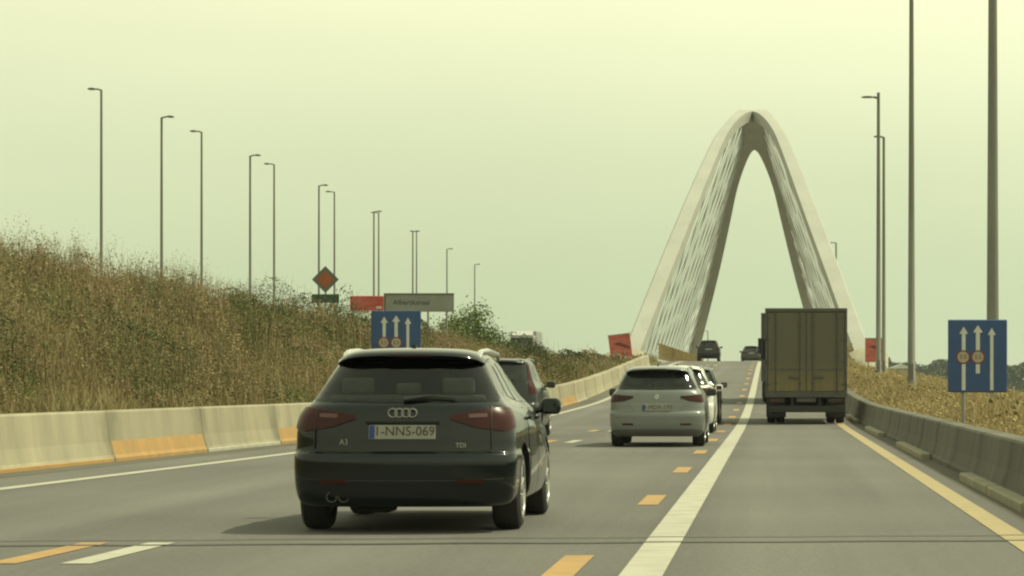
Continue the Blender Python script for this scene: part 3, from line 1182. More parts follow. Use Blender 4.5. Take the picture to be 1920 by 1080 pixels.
def make_car(x, d, yaw, name, label, cat, S, paint, group, spec):
    """S: shell; spec: lamp outlines and trim"""
    sl = math.atan2(float(zr(d + 3.5)) - float(zr(d + .8)), 2.7)
    root = empty(name, (x, d, float(zr(d + .8)) - math.tan(sl) * .8 + .002), (sl, 0, yaw))
    tag(root, label, cat, group)
    k, W2 = S.k, S.W / 2
    ks = W2 / .895
    rad = spec.get('rad', .318)
    ry, fy = .84 * S.Ln / 4.31, 3.46 * S.Ln / 4.31
    v, f = S.mesh()
    body = pydata('body', v, f, paint, root)
    cut = []
    for yy in (ry, fy):
        for sg in (-1, 1):
            bb = B()
            bb.lathe([(-.32, rad + .055), (.32, rad + .055)], 32, 'x', (sg * (W2 - .02 + .05), yy, rad + .01))
            c = bb.build('cut', underbody, root)
            cut.append(c)
            md = body.modifiers.new('b', 'BOOLEAN')
            md.operation = 'DIFFERENCE'
            md.object = c
            md.solver = 'EXACT'
    if spec.get('see'):
        tp_, bt_ = spec['window']
        c = patch(S, 'cut', [(a * .965, z_ - .012) for a, z_ in tp_], [(a * .965, z_ + .014) for a, z_ in bt_], underbody, root, off=.05, depth=.42, nu=26, nv=10, cap=True)
        bmx = bmesh.new(); bmx.from_mesh(c.data); bmesh.ops.recalc_face_normals(bmx, faces=bmx.faces); bmx.to_mesh(c.data); bmx.free()
        cut.append(c)
        md = body.modifiers.new('b', 'BOOLEAN')
        md.operation = 'DIFFERENCE'
        md.object = c
        md.solver = 'EXACT'
    dg = bpy.context.evaluated_depsgraph_get()
    me = bpy.data.meshes.new_from_object(body.evaluated_get(dg))
    me.name = 'body'
    me.materials.clear()
    me.materials.append(paint)
    me.polygons.foreach_set('use_smooth', np.ones(len(me.polygons), dtype=bool))
    me.polygons.foreach_set('material_index', np.zeros(len(me.polygons), dtype=np.int32))
    me.set_sharp_from_angle(angle=0.55)
    old = body.data
    body.modifiers.clear()
    body.data = me
    bpy.data.meshes.remove(old)
    for c in cut:
        bpy.data.objects.remove(c, do_unlink=True)
    wdt = spec.get('tyre', .225)
    for yy in (ry, fy):
        for sg in (-1, 1):
            make_wheel(root, sg * (W2 - .045 - wdt / 2), yy, rad, wdt, sg)
    bb = B()
    bb.box(-W2 + .28, W2 - .28, ry - .05, ry + .05, .2, .3)
    bb.box(-W2 + .3, W2 - .3, .45, S.Ln - .6, .215, .26)
    bb.build('underside', underbody, root)
    # rear window, spoiler, wiper
    rw = spec['window']
    win = patch(S, 'rear_window', rw[0], rw[1], spec.get('rglass', glass_soft), root, off=.005, depth=.02, nu=26, nv=12)
    if spec.get('see'):
        win.data.materials.clear()
        win.data.materials.append(clear_glass)
        for hx in (-.40, .0, .40):
            hy = float(S.r(1.12 * k)) + .17
            bb = B()
            hw_ = .13 if hx else .10
            bb.box(hx - hw_, hx + hw_, hy, hy + .07, 1.075 * k, (1.205 if hx else 1.165) * k, .035, 3)
            bb.build('headrest', seat_grey, root, smooth=True)
        bb = B()
        hy = float(S.r(1.05 * k)) + .19
        bb.box(-.62, .62, hy, hy + .08, 1.02 * k, 1.07 * k, .03, 2)
        bb.build('seat_back', seat_grey, root, smooth=True)
    if spec.get('wiper'):
        wz = rw[1][len(rw[1]) // 2][1] + .055 * k
        p0 = S.P(.0, wz - .03, .035, 'rear')
        p1 = S.P(.20, wz, .035, 'rear')
        p2 = S.P(.40, wz - .02, .03, 'rear')
        bb = B()
        bb.tube([p0, p1], [.022, .015], 6)
        bb.tube([p1, p2], [.012, .008], 6)
        bb.build('wiper', black, root)
    zt = spec.get('spz', rw[0][len(rw[0]) // 2][1])
    hw = spec.get('sphw', abs(rw[0][0][0]) - .03)
    n = 24
    vv, ff = [], []
    yb = float(S.r(zt))
    spl = spec.get('spl', .17)
    for i in range(n + 1):
        a = -1 + 2 * i / n
        xx = a * hw
        dz = -.02 * a * a - .035 * a ** 8
        dy = .07 * a * a + .12 * a ** 8
        thick = 1 - .3 * a ** 8
        prof = [(spl * -1 + .02, .014), (-spl, .022), (-spl + .01, .034), (-spl * .3, .058), (.10, .078), (.32, .086), (.34, .0), (.1, -.02)]
        for py, pz in prof:
            vv.append((xx, yb + py + dy, zt + pz * thick + dz))
    m = 8
    for i in range(n):
        for q in range(m):
            a, b_ = i * m + q, i * m + (q + 1) % m
            ff.append((a, b_, b_ + m, a + m))
    ff.append(tuple(range(m))[::-1])
    ff.append(tuple(n * m + q for q in range(m)))
    sp = pydata('roof_spoiler', vv, ff, paint, root, smooth=True, angle=.7)
    bmx = bmesh.new(); bmx.from_mesh(sp.data); bmesh.ops.recalc_face_normals(bmx, faces=bmx.faces); bmx.to_mesh(sp.data); bmx.free()
    bb = B()
    bb.box(-.17, .17, yb - spl - .004, yb - spl + .01, zt + .014, zt + .026)
    bb.build('high_brake_light', tail_red, sp)
    # tail lights
    for sg in (1, -1):
        tl = patch(S, 'tail_light', spec['light'][0], spec['light'][1], tail_red, root, off=.012, depth=.03, sign=sg, nu=26, nv=8)
        if 'light_in' in spec:
            patch(S, 'reversing_lens', spec['light_in'][0], spec['light_in'][1], tail_clear, tl, off=.016, depth=.01, sign=sg, nu=10, nv=4)
        # side glass and doors
        for nm, tp, bt in spec['side']:
            patch(S, nm, tp, bt, glass, root, off=.004, depth=.02, mode='side', sign=sg, nu=14, nv=8)
        for q, (tp, bt) in enumerate(spec['doors']):
            dr = patch(S, 'door', tp, bt, paint, root, off=.0035, depth=.012, mode='side', sign=sg, nu=12, nv=10)
            hy = tp[0][0] + .14
            hz = tp[0][1] - .09 * k
            p = S.P(hy, hz, .02, 'side')
            bb = B()
            bb.box(p[0] * sg - .016, p[0] * sg + .016, p[1] - .1, p[1] + .1, p[2] - .014, p[2] + .014, .008)
            bb.build('door_handle', spec.get('handle', paint), dr)
        # mirror
        my = spec.get('my', 2.85 * S.Ln / 4.31)
        mz = spec.get('mz', .95 * k)
        bx_ = float(S.w(mz)) - .02
        bb = B()
        bb.box(bx_ + .03, bx_ + .205, my - .05, my + .09, mz - .06, mz + .085, .05, 3)
        bb.tube([(bx_ - .03, my + .05, mz - .03), (bx_ + .09, my + .04, mz - .01)], .028, 6)
        mi = bb.build('side_mirror', spec.get('mirror', black), root, smooth=True)
        mi.scale = (sg, 1, 1)
        bb = B()
        bb.box(bx_ + .055, bx_ + .18, my - .056, my - .0515, mz - .035, mz + .06)
        bb.build('mirror_glass', glass, mi)
        if spec.get('rails'):
            bb = B()
            zt0 = 1.405 * k
            y0 = float(S.r(1.36 * k)) + .12
            y1 = 2.3 * S.Ln / 4.31
            xr = spec.get('railx', float(S.w(1.385 * k)) - .03)
            bb.tube([(sg * xr, y0, zt0 - .06), (sg * xr, y0 + .07, zt0 - .015), (sg * xr, y0 + .25, zt0 + .008), (sg * xr, (y0 + y1) / 2, zt0 + .022), (sg * xr, y1, zt0 + .0), (sg * xr, y1 + .1, zt0 - .05)], [.018, .024, .022, .022, .022, .018], 8)
            bb.build('roof_rail', spec['rails'], root, smooth=True)
    # plate
    pz = spec.get('pz', .81 * k)
    py = float(S.r(pz)) - .012
    dz = .06
    ang = -math.atan2(float(S.r(pz + dz)) - float(S.r(pz - dz)), 2 * dz)
    bb = B()
    bb.box(-.262, .262, -.004, .006, -.057, .057, .004)
    pl = bb.build('number_plate', plate_white, root, loc=(0, py, pz), rot=(ang, 0, 0))
    bb = B()
    bb.box(-.258, -.215, -.0065, -.0045, -.052, .052)
    bb.build('blue_band', plate_blue, pl)
    if spec.get('plate'):
        text('plate_text', spec['plate'], .105, plate_red, pl, (.02, -.006, .004), extrude=.0012, xscale=.98)
    # lower dark bumper skirt
    if spec.get('skirt'):
        s0, z0, z1 = spec['skirt']
        patch(S, 'bumper_skirt', [(-s0, z1 - .03), (-s0 * .8, z1), (s0 * .8, z1), (s0, z1 - .03)], [(-s0 * .94, z0), (s0 * .94, z0)], spec.get('skirt_mat', black), root, off=.006, nu=26, nv=5)
    # shut line of the tailgate and bumper lip
    # antenna
    bb = B()
    ay = float(S.r(1.39 * k)) + .22
    bb.prism([(ay, 1.40 * k), (ay + .16, 1.40 * k), (ay + .05, 1.40 * k + .065), (ay + .0, 1.40 * k + .07)], 'x', -.016, .016)
    bb.build('roof_antenna', black, root)
    # bumper reflectors
    for sg in (1, -1):
        rz = spec.get('rz', .40 * k)
        patch(S, 'bumper_reflector', [(.42 * ks, rz + .018), (.62 * ks, rz + .02)], [(.42 * ks, rz - .014), (.62 * ks, rz - .012)], tail_red, root, off=.008, sign=sg, nu=6, nv=3)
    return root, S


def std_spec(S, **kw):
    k, ks, ly = S.k, S.W / 1.79, S.Ln / 4.31
    r = float(S.r(1.0 * k))
    sp = dict(
        window=([(-.60 * ks, 1.29 * k), (-.57 * ks, 1.345 * k), (0, 1.36 * k), (.57 * ks, 1.345 * k), (.60 * ks, 1.29 * k)],
                [(-.80 * ks, 1.055 * k), (-.75 * ks, 1.02 * k), (0, 1.01 * k), (.75 * ks, 1.02 * k), (.80 * ks, 1.055 * k)]),
        light=([(.36 * ks, .915 * k), (.55 * ks, .95 * k), (.78 * ks, .98 * k), (.95 * ks, .97 * k)],
               [(.36 * ks, .885 * k), (.55 * ks, .82 * k), (.78 * ks, .79 * k), (.94 * ks, .82 * k)]),
        light_in=([(.50 * ks, .925 * k), (.64 * ks, .93 * k)], [(.50 * ks, .895 * k), (.64 * ks, .90 * k)]),
        side=[('side_window', [(r + .78, 1.30 * k), (r + .95, 1.325 * k)], [(r + .72, 1.06 * k), (r + .98, 1.03 * k)]),
              ('side_window', [(r + 1.01, 1.325 * k), (1.86 * ly, 1.33 * k)], [(r + 1.04, 1.02 * k), (1.86 * ly, 1.01 * k)]),
              ('side_window', [(1.93 * ly, 1.33 * k), (2.16 * ly, 1.315 * k)], [(1.93 * ly, 1.01 * k), (2.80 * ly, 1.0 * k)])],
        doors=[([(1.16 * ly, .975 * k), (1.88 * ly, .965 * k)], [(1.26 * ly, .29), (1.88 * ly, .26)]),
               ([(1.91 * ly, .965 * k), (2.86 * ly, .955 * k)], [(1.91 * ly, .26), (2.86 * ly, .26)])],
        wiper=True)
    sp.update(kw)
    return sp


def paint_mat(name, col, metal=.35, rough=.32):
    return mat(name, col, rough, metal=metal, coat=.8 if sum(col) < .1 else .6, var=.06, scale=2, spec=.06)


GC = 'vehicles driving on the motorway'
# dark hatchback in the foreground
pa = paint_mat('dark_grey_paint', (0.005, 0.0085, 0.0105), 0, .3)
S1 = Shell(4.31, 1.85, 1.45)
sp1 = std_spec(S1, plate='1-NNS-069', rails=chrome, pz=.795, handle=pa, mirror=pa, see=True, spl=.095)
car1, _ = make_car(-2.90, 22.95, R(0), 'dark_hatchback', 'dark grey hatchback with four ring badge and roof rails in the foreground', 'car', S1, pa, GC, sp1)
em = B()
for q in range(4):
    cx = -.0785 + q * .0523
    prof = [(math.cos(t) * .006, .034 + math.sin(t) * .006) for t in np.linspace(0, 2 * PI, 7)[:-1]]
    em.lathe(prof, 20, 'y', (cx, -.002 * q, 0), closed=True)
em.build('ring_badge', dull_chrome, car1, smooth=True, loc=(0, float(S1.r(.945)) - .012, .945))
p = S1.P(.46, .715, .004, 'rear')
text('model_badge', 'A3', .062, dull_chrome, car1, (-p[0], p[1] - .004, .715), rot=(R(84), 0, R(-10)), extrude=.003)
text('model_badge', 'TDI', .052, dull_chrome, car1, (p[0], p[1] - .004, .690), rot=(R(84), 0, R(10)), extrude=.003)
for q in (-.555, -.46):
    bb = B()
    prof = [(0, .043), (0, .036), (.2, .036), (.2, .043)]
    bb.lathe(prof, 20, 'y', (0, 0, 0), closed=True)
    bb.build('exhaust_pipe', mat('sooty_steel', (.09, .09, .085), .5, metal=.5), car1, smooth=True, loc=(q, float(S1.r(.27)) + .015, .285))
# bumper and tailgate shut lines as recessed dark grooves
for (a0, zz) in ((.80, .652), (.86, .415)):
    patch(S1, 'bumper_groove', [(-a0, zz + .02), (-a0 * .5, zz + .006), (0, zz + .004), (a0 * .5, zz + .006), (a0, zz + .02)], [(-a0, zz + .013), (-a0 * .5, zz - .003), (0, zz - .005), (a0 * .5, zz - .003), (a0, zz + .013)], black, car1, off=.0015, depth=.004, nu=30, nv=2)
for sg in (1, -1):
    patch(S1, 'tailgate_gap', [(.690, 1.0), (.697, 1.0)], [(.700, .665), (.707, .665)], black, car1, off=.0165, depth=.02, sign=sg, nu=2, nv=8)
bb = B()
bb.box(-.29, .29, -.004, .004, -.006, .012)
bb.build('plate_lamp_lip', pa, car1, loc=(0, float(S1.r(.875)) - .02, .868))
# silencer hanging under the rear
bb = B()
bb.box(-.40, -.12, .30, .75, .15, .23, .03, 2)
bb.build('silencer', underbody, car1)

# dark people carrier in the left lane
pb = paint_mat('charcoal_paint', (0.03, 0.034, 0.036), .4, .3)
S2 = Shell(4.5, 1.82, 1.66, rb=.10, rt=.26, tum=.62)
k2 = S2.k
sp2 = std_spec(S2, rails=galv, railx=.60, mirror=black, rad=.34,
               light=([(.66, 1.32 * k2), (.74, 1.33 * k2)], [(.70, .80 * k2), (.92, .80 * k2)]), spl=.1)
sp2.pop('light_in')
make_car(-5.72, 60.6, R(0), 'dark_estate', 'charcoal tall estate with upright red tail lights half hidden by the hatchback', 'car', S2, pb, GC, sp2)

# light silver estate
pc = paint_mat('silver_paint', (0.19, 0.205, 0.20), .25, .36)
S3 = Shell(4.55, 1.80, 1.46, rb=.11, rt=.40, tum=.85)
k3 = S3.k
sp3 = std_spec(S3, plate='1-MDX-170', rails=galv, mirror=black, pz=.70 * k3, wiper=False, see=True,
               light=([(.43, .905 * k3), (.6, .915 * k3), (.85, .94 * k3), (1.02, .92 * k3)], [(.43, .865 * k3), (.6, .81 * k3), (.85, .79 * k3), (1.0, .82 * k3)]),
               skirt=(.92, .19, .32), skirt_mat=mat('dull_skirt', (.09, .09, .085), .6))
sp3.pop('light_in')
car3, _ = make_car(-2.08, 53.0, R(0), 'silver_estate', 'light silver estate car with red tail lights behind the white hatchback', 'car', S3, pc, GC, sp3)
patch(S3, 'plate_recess', [(-.50, .775 * k3), (0, .79 * k3), (.50, .775 * k3)], [(-.36, .635 * k3), (0, .63 * k3), (.36, .635 * k3)],
      mat('silver_shade', (0.22, 0.23, 0.215), .45, metal=.3), car3, off=.002, depth=.01)
bb = B()
bb.lathe([(-.012, .045), (0, .05)], 20, 'y')
bb.build('round_badge', chrome, car3, loc=(0, float(S3.r(.89 * k3)) - .005, .89 * k3))

# white hatchback just in front of it
pd_ = paint_mat('white_paint', (0.70, 0.70, 0.66), 0, .35)
S4 = Shell(4.2, 1.78, 1.54, rb=.12, rt=.42, tum=.9)
make_car(-2.17, 66.6, R(0), 'white_hatchback', 'white hatchback mostly hidden in front of the silver estate', 'car', S4, pd_, GC, std_spec(S4, rails=galv, mirror=pd_))
# grey car next ahead
pe = paint_mat('dark_green_grey_paint', (0.06, 0.065, 0.06), .4, .3)
S5 = Shell(4.4, 1.82, 1.56, rb=.12, rt=.38, tum=.85)
make_car(-2.27, 78.6, R(0), 'grey_car', 'dark grey car showing its right mirror beyond the white hatchback', 'car', S5, pe, GC, std_spec(S5, mirror=black))
# dark car on the crest
S6 = Shell(4.4, 1.82, 1.60, rb=.12, rt=.34, tum=.75)
pf_ = paint_mat('black_paint', (0.016, 0.017, 0.017), .2, .35)
sp6 = std_spec(S6, mirror=black, rad=.34, light=([(.60, 1.02), (.9, 1.10)], [(.60, .82), (.9, .86)]))
sp6.pop('light_in')
make_car(-4.8, 222, R(0), 'dark_people_carrier', 'dark people carrier on the crest between the bridge legs', 'car', S6, pf_, GC, sp6)
S7 = Shell(4.5, 1.82, 1.45, rb=.12, rt=.5)
make_car(-1.72, 247, R(0), 'dark_saloon', 'low dark car sinking behind the crest left of the box lorry', 'car', S7, pe, GC, std_spec(S7, mirror=black))


# ------------------------------------------------------------------ lorries
def lorry(x, d, rz, label, name, W, H, Ln, box_m, door_m, cab_m, zfun, frame_m, sill=.82, cab_h=2.6, detail=True):
    sl = 0.0
    if rz == 0:
        sl = math.atan2(float(zfun(d + Ln - 1.5)) - float(zfun(d + 1.2)), Ln - 2.7)
    root = empty(name, (x, d, float(zfun(d + (1.2 if rz == 0 else 0))) + .002), (sl, 0, rz))
    tag(root, label, 'lorry', GC)
    h = W / 2
    cl = 1.9
    yb = Ln - cl - .35
    bb = B()
    bb.box(-h, h, .05, yb, sill, H, .02)
    bx_ = bb.build('cargo_box', box_m, root)
    # corner and roof frame
    for sg in (-1, 1):
        bb = B()
        bb.box(sg * h - (.07 if sg > 0 else -.0), sg * h + (.0 if sg > 0 else .07), .0, .049, sill, H - .02, .008)
        bb.build('corner_post', frame_m, bx_)
    bb = B()
    bb.box(-h + .001, h - .001, -.01, .045, H - .09, H + .012, .01)
    bb.build('top_rail', frame_m, bx_)
    bb = B()
    bb.box(-h + .001, h - .001, -.012, .046, sill - .10, sill + .06, .01)
    bb.build('rear_sill', frame_m, bx_)
    for sg in (-1, 1):
        bb = B()
        x0, x1 = (.012, h - .078) if sg > 0 else (-h + .078, -.012)
        bb.box(x0, x1, .012, .048, sill + .07, H - .1, .008)
        dr = bb.build('rear_door', door_m, root)
        if detail:
            for fx in (.16, .8):
                xx = (x0 + (x1 - x0) * fx) if sg > 0 else (x1 - (x1 - x0) * fx)
                bb = B()
                bb.tube([(xx, -.012, sill - .02), (xx, -.012, H - .06)], .014, 6)
                for q in (.12, .45, .8):
                    zc_ = sill + (H - sill) * q
                    bb.box(xx - .04, xx + .04, -.018, .011, zc_ - .03, zc_ + .03)
                bb.build('lock_rod', frame_m, dr)
            bb = B()
            xx = (x0 + (x1 - x0) * .16) if sg > 0 else (x1 - (x1 - x0) * .16)
            bb.box(min(xx, xx + sg * .3), max(xx, xx + sg * .3), -.032, -.012, sill + .42, sill + .47, .006)
            bb.build('lock_handle', frame_m, dr)
            for q in range(4):
                zc_ = sill + .25 + (H - sill - .5) * q / 3
                xx = x1 if sg > 0 else x0
                bb = B()
                bb.box(xx - .09, xx + .06, .0, .0118, zc_ - .035, zc_ + .035)
                bb.build('hinge', frame_m, dr)
            bb = B()
            bb.box(x0 + .04, x1 - .04, -.0, .0118, sill + (H - sill) * .285 - .015, sill + (H - sill) * .285 + .02)
            bb.build('door_rib', frame_m, dr)
    # chassis
    bb = B()
    bb.box(-.42, -.34, .15, Ln - 1.2, .62, .82)
    bb.box(.34, .42, .15, Ln - 1.2, .62, .82)
    for q in np.arange(.3, Ln - 1.5, 1.1):
        bb.box(-.34, .34, q, q + .07, .65, .78)
    bb.build('chassis', underbody, root)
    bb = B()
    bb.box(-h + .08, h - .08, .06, .16, .32, .50, .01)
    bb.box(-.40, -.34, .08, .15, .5, .7)
    bb.box(.34, .40, .08, .15, .5, .7)
    bb.build('underrun_bar', black, root)
    bb = B()
    bb.box(-h + .3, h - .3, 1.47, 1.63, .33, .48, .02)
    bb.build('rear_axle', underbody, root)
    bb = B()
    bb.box(-h + .5, h - .5, 1.06, 1.09, .30, .79, .0)
    bb.build('spray_guard', underbody, root)
    bb = B()
    bb.box(-.26, .26, .03, .045, .60, .71)
    bb.build('number_plate', frame_m, root)
    rad = .40
    wr = spec_w = 1.55
    for sg in (-1, 1):
        for q in (0, 1):
            bb = B()
            cx = sg * (h - .17 - q * .25)
            bb.lathe([(-.09, rad * .6), (-.115, rad * .75), (-.115, rad * .92), (-.08, rad), (.08, rad), (.115, rad * .92), (.115, rad * .75), (.09, rad * .6)], 30, 'x', closed=True)
            wl = bb.build('wheel', rubber, root, smooth=True, loc=(cx, wr, rad))
            bb = B()
            bb.lathe([(sg * .06, rad * .61), (sg * .08, rad * .61), (sg * .02, rad * .3), (sg * .06, rad * .2), (0, rad * .18), (0, rad * .6)], 24, 'x', closed=True)
            bb.build('rim', galv, wl, smooth=True)
        bb = B()
        bb.lathe([(-.13, rad * .6), (-.15, rad * .8), (-.12, rad), (.12, rad), (.15, rad * .8), (.13, rad * .6)], 30, 'x', closed=True)
        wl = bb.build('wheel', rubber, root, smooth=True, loc=(sg * (h - .2), Ln - 1.25, rad))
        bb = B()
        bb.lathe([(sg * .1, rad * .61), (sg * .12, rad * .61), (sg * .14, rad * .2), (sg * .05, rad * .18), (sg * .05, rad * .6)], 24, 'x', closed=True)
        bb.build('rim', galv, wl, smooth=True)
        bb = B()
        bb.box(sg * (h - .3) - .27, sg * (h - .3) + .27, 1.0, 1.02, .17, .74)
        bb.build('mud_flap', black, root)
        bb = B()
        bb.box(sg * (h - .32) - .2, sg * (h - .32) + .2, -.005, .055, .585, .695, .01)
        tl = bb.build('tail_light', black, root)
        bb = B()
        bb.box(sg * (h - .24) - .11, sg * (h - .24) + .1, -.012, -.006, .6, .68)
        bb.build('red_lens', mat('dirty_red_lens', (.06, .015, .012), .6), tl)
        bb = B()
        bb.prism([(sg * (h + .0), Ln - .75), (sg * (h + .0), Ln - .6), (sg * (h + .13), Ln - .5), (sg * (h + .15), Ln - .72), (sg * (h + .07), Ln - .78)], 'z', 1.75, 2.35)
        mr_ = bb.build('side_mirror', black, root)
        # side guard
        bb = B()
        for q in (.5, .75):
            bb.box(sg * (h - .06) - .015, sg * (h - .06) + .015, 2.3, Ln - 2.4, q, q + .1)
        bb.build('side_guard', frame_m, root)
    # cab
    cab = B()
    y0, y1 = Ln - cl, Ln
    cab.prism([(y0, .55), (y1 - .05, .45), (y1, .8), (y1 - .03, 1.35), (y1 - .45, cab_h - .12), (y1 - .7, cab_h), (y0 + .1, cab_h), (y0, cab_h - .1)], 'x', -h + .06, h - .06)
    cb = cab.build('cab', cab_m, root)
    bv = B()
    bv.prism([(y1 - .012, 1.42), (y1 + .006, 1.42), (y1 - .41, cab_h - .22), (y1 - .43, cab_h - .22)], 'x', -h + .2, h - .2)
    bv.build('windscreen', glass, cb)
    for sg in (-1, 1):
        bb = B()
        bb.prism([(y0 + .55, 1.4), (y1 - .12, 1.4), (y1 - .45, cab_h - .25), (y0 + .55, cab_h - .25)], 'x', sg * (h - .055), sg * (h - .065))
        bb.build('side_window', glass, cb)
        bb = B()
        bb.box(sg * (h - .4) - .18, sg * (h - .4) + .18, y1 - .03, y1 + .012, .68, .88, .01)
        bb.build('headlight', chrome, cb)
    bb = B()
    bb.box(-h + .1, h - .1, y1 - .25, y1 + .06, cab_h - .12, cab_h + .06, .03)
    bb.build('sun_visor', cab_m, cb)
    bb = B()
    bb.prism([(y0 + .1, cab_h + .001), (y1 - .6, cab_h + .001), (y0 + .35, min(H, cab_h + .55)), (y0 + .1, min(H, cab_h + .55))], 'x', -h + .25, h - .25)
    bb.build('wind_deflector', cab_m, cb)
    return root


grime = mat('grimy_box_panel', (0.175, 0.165, 0.115), 0.75, col2=(0.105, 0.10, 0.075), scale=1.1, stretch=(2.5, 1, .5), bump=.1, bscale=12)
# road film on the doors: yellow dirt gathered on the lower part in streaks
door_g = bpy.data.materials.new('dirty_yellow_door')
door_g.use_nodes = True
t = door_g.node_tree
b_ = t.nodes['Principled BSDF']
b_.inputs['Roughness'].default_value = .7
tcn = t.nodes.new('ShaderNodeTexCoord')
mpn = t.nodes.new('ShaderNodeMapping')
mpn.inputs['Scale'].default_value = (5, 1, .8)
t.links.new(tcn.outputs['Object'], mpn.inputs[0])
nz = t.nodes.new('ShaderNodeTexNoise')
nz.inputs['Scale'].default_value = 1.4
nz.inputs['Detail'].default_value = 5
t.links.new(mpn.outputs[0], nz.inputs['Vector'])
sz = t.nodes.new('ShaderNodeSeparateXYZ')
t.links.new(tcn.outputs['Object'], sz.inputs[0])
r1 = t.nodes.new('ShaderNodeMapRange')
r1.inputs['From Min'].default_value = 1.0
r1.inputs['From Max'].default_value = 1.75
r1.inputs['To Min'].default_value = .95
r1.inputs['To Max'].default_value = .15
t.links.new(sz.outputs['Z'], r1.inputs['Value'])
mm = t.nodes.new('ShaderNodeMath')
mm.operation = 'MULTIPLY'
t.links.new(r1.outputs[0], mm.inputs[0])
t.links.new(nz.outputs['Fac'], mm.inputs[1])
mx = t.nodes.new('ShaderNodeMix')
mx.data_type = 'RGBA'
mx.inputs[6].default_value = (.098, .092, .065, 1)
mx.inputs[7].default_value = (.23, .18, .06, 1)
t.links.new(mm.outputs[0], mx.inputs[0])
t.links.new(mx.outputs[2], b_.inputs['Base Color'])
frame_m = mat('lorry_frame', (.085, .085, .075), .6, var=.3, scale=3)
cabw = paint_mat('lorry_cab_white', (.5, .5, .47), 0, .4)
cabd = paint_mat('lorry_cab_dark', (.04, .045, .05), 0, .4)
white_box = mat('white_box_panel', (.34, .34, .32), .5, var=.12, scale=1)
dark_box = mat('dark_box_panel', (.07, .075, .075), .6, var=.3, scale=1)
lorry(.93, 79.2, 0, 'grimy olive box lorry with closed rear doors in the right lane', 'box_lorry', 2.22, 3.12, 8.4, grime, door_g, cabw, zr, frame_m)
lorry(.86, 107.5, 0, 'dark lorry peeking out left in front of the grimy box lorry', 'dark_lorry', 2.5, 3.3, 8.6, dark_box, dark_box, cabd, zr, frame_m, sill=.9, detail=False)
lorry(-24.3, 294, PI, 'white lorry coming the other way behind the left bank', 'oncoming_lorry', 2.5, 3.45, 9.0, white_box, white_box, cabw, zopp, frame_m, cab_h=3.0, detail=False)

# ------------------------------------------------------------------ plants
def plant_mat(name, c1, c2, scale=.5, rand=.55, rough=.8):
    return mat(name, c1, rough, col2=c2, scale=scale, world=True, rand=rand, spec=.25, detail=3)


dry1 = plant_mat('dry_grass', (.40, .325, .165), (.21, .19, .09), .2, .4)
dry2 = plant_mat('golden_grass', (.46, .365, .185), (.31, .25, .125), .35, .5)
weed = plant_mat('weed_green', (.115, .122, .046), (.20, .18, .08), .4, .5)
brown = plant_mat('brown_seed', (.23, .175, .09), (.31, .24, .13), .3, .5)
darkleaf = plant_mat('dark_leaf', (.05, .065, .024), (.085, .10, .035), .6, .5)
leafg = plant_mat('leaf_green', (.06, .10, .022), (.15, .20, .05), 1.2)
woodland = plant_mat('woodland_leaf', (.03, .05, .025), (.05, .07, .035), .05)
stemm = mat('stem', (.10, .085, .05), .9)


def tri_mesh(name, verts, tris, m, parent=None):
    me = bpy.data.meshes.new(name)
    nv_, nf = len(verts), len(tris)
    me.vertices.add(nv_)
    me.vertices.foreach_set('co', verts.astype(np.float32).ravel())
    me.loops.add(nf * 3)
    me.loops.foreach_set('vertex_index', tris.astype(np.int32).ravel())
    me.polygons.add(nf)
    me.polygons.foreach_set('loop_start', np.arange(nf, dtype=np.int32) * 3)
    me.update(calc_edges=True)
    return link(name, me, m, parent)


def blades(name, base, h, wd, lean, m, parent=None):
    n = len(base)
    az = rng.uniform(0, 2 * PI, n)
    la = rng.uniform(0, 2 * PI, n)
    ln = rng.uniform(0, 1, n) ** .7 * lean
    sx = np.stack([np.cos(az), np.sin(az), np.zeros(n)], -1) * (wd / 2)[:, None]
    ld = np.stack([np.cos(la), np.sin(la), np.zeros(n)], -1)
    up = np.array([0, 0, 1.0])
    mid = base + up * (h * .55)[:, None] + ld * (h * ln * .3)[:, None]
    tip = base + up * (h * (1 - .3 * ln))[:, None] + ld * (h * ln)[:, None]
    v = np.stack([base - sx, base + sx, mid - sx * .8, mid + sx * .8, tip], 1).reshape(-1, 3)
    i = np.arange(n)[:, None] * 5
    t = np.concatenate([i + [0, 1, 3], i + [0, 3, 2], i + [2, 3, 4]], 1).reshape(-1, 3)
    return v, t


def leaves(pos, size):
    n = len(pos)
    a = rng.normal(size=(n, 3))
    a /= np.linalg.norm(a, axis=1)[:, None]
    b = rng.normal(size=(n, 3))
    b -= a * (a * b).sum(1)[:, None]
    b /= np.linalg.norm(b, axis=1)[:, None]
    s = size[:, None]
    v = np.stack([pos - a * s, pos + b * s * .45, pos + a * s, pos - b * s * .45], 1).reshape(-1, 3)
    i = np.arange(n)[:, None] * 4
    t = np.concatenate([i + [0, 1, 2], i + [0, 2, 3]], 1).reshape(-1, 3)
    return v, t


def merge(*parts):
    vs_, ts_, k_ = [], [], 0
    for v, t in parts:
        vs_.append(v)
        ts_.append(t + k_)
        k_ += len(v)
    return np.concatenate(vs_), np.concatenate(ts_)


def clumpy(x, d, f, thr):
    """keep mask that gathers plants in drifts"""
    s = np.sin(x * f + 1.3 * np.sin(d * f * .37)) + np.sin(d * f * .61 + 2 * np.sin(x * f * .5)) + rng.normal(0, .7, len(x))
    return s > thr


def left_spots(n, x0=-18.2, dmax=228):
    d_ = 34 * (dmax / 34) ** rng.uniform(0, 1, n)
    toe = XL(d_) - .55
    x = x0 + (toe - x0) * rng.uniform(0, 1, n)
    ok = (x > -.285 * d_ - 1.5)
    x, d_ = x[ok], d_[ok]
    return x, d_


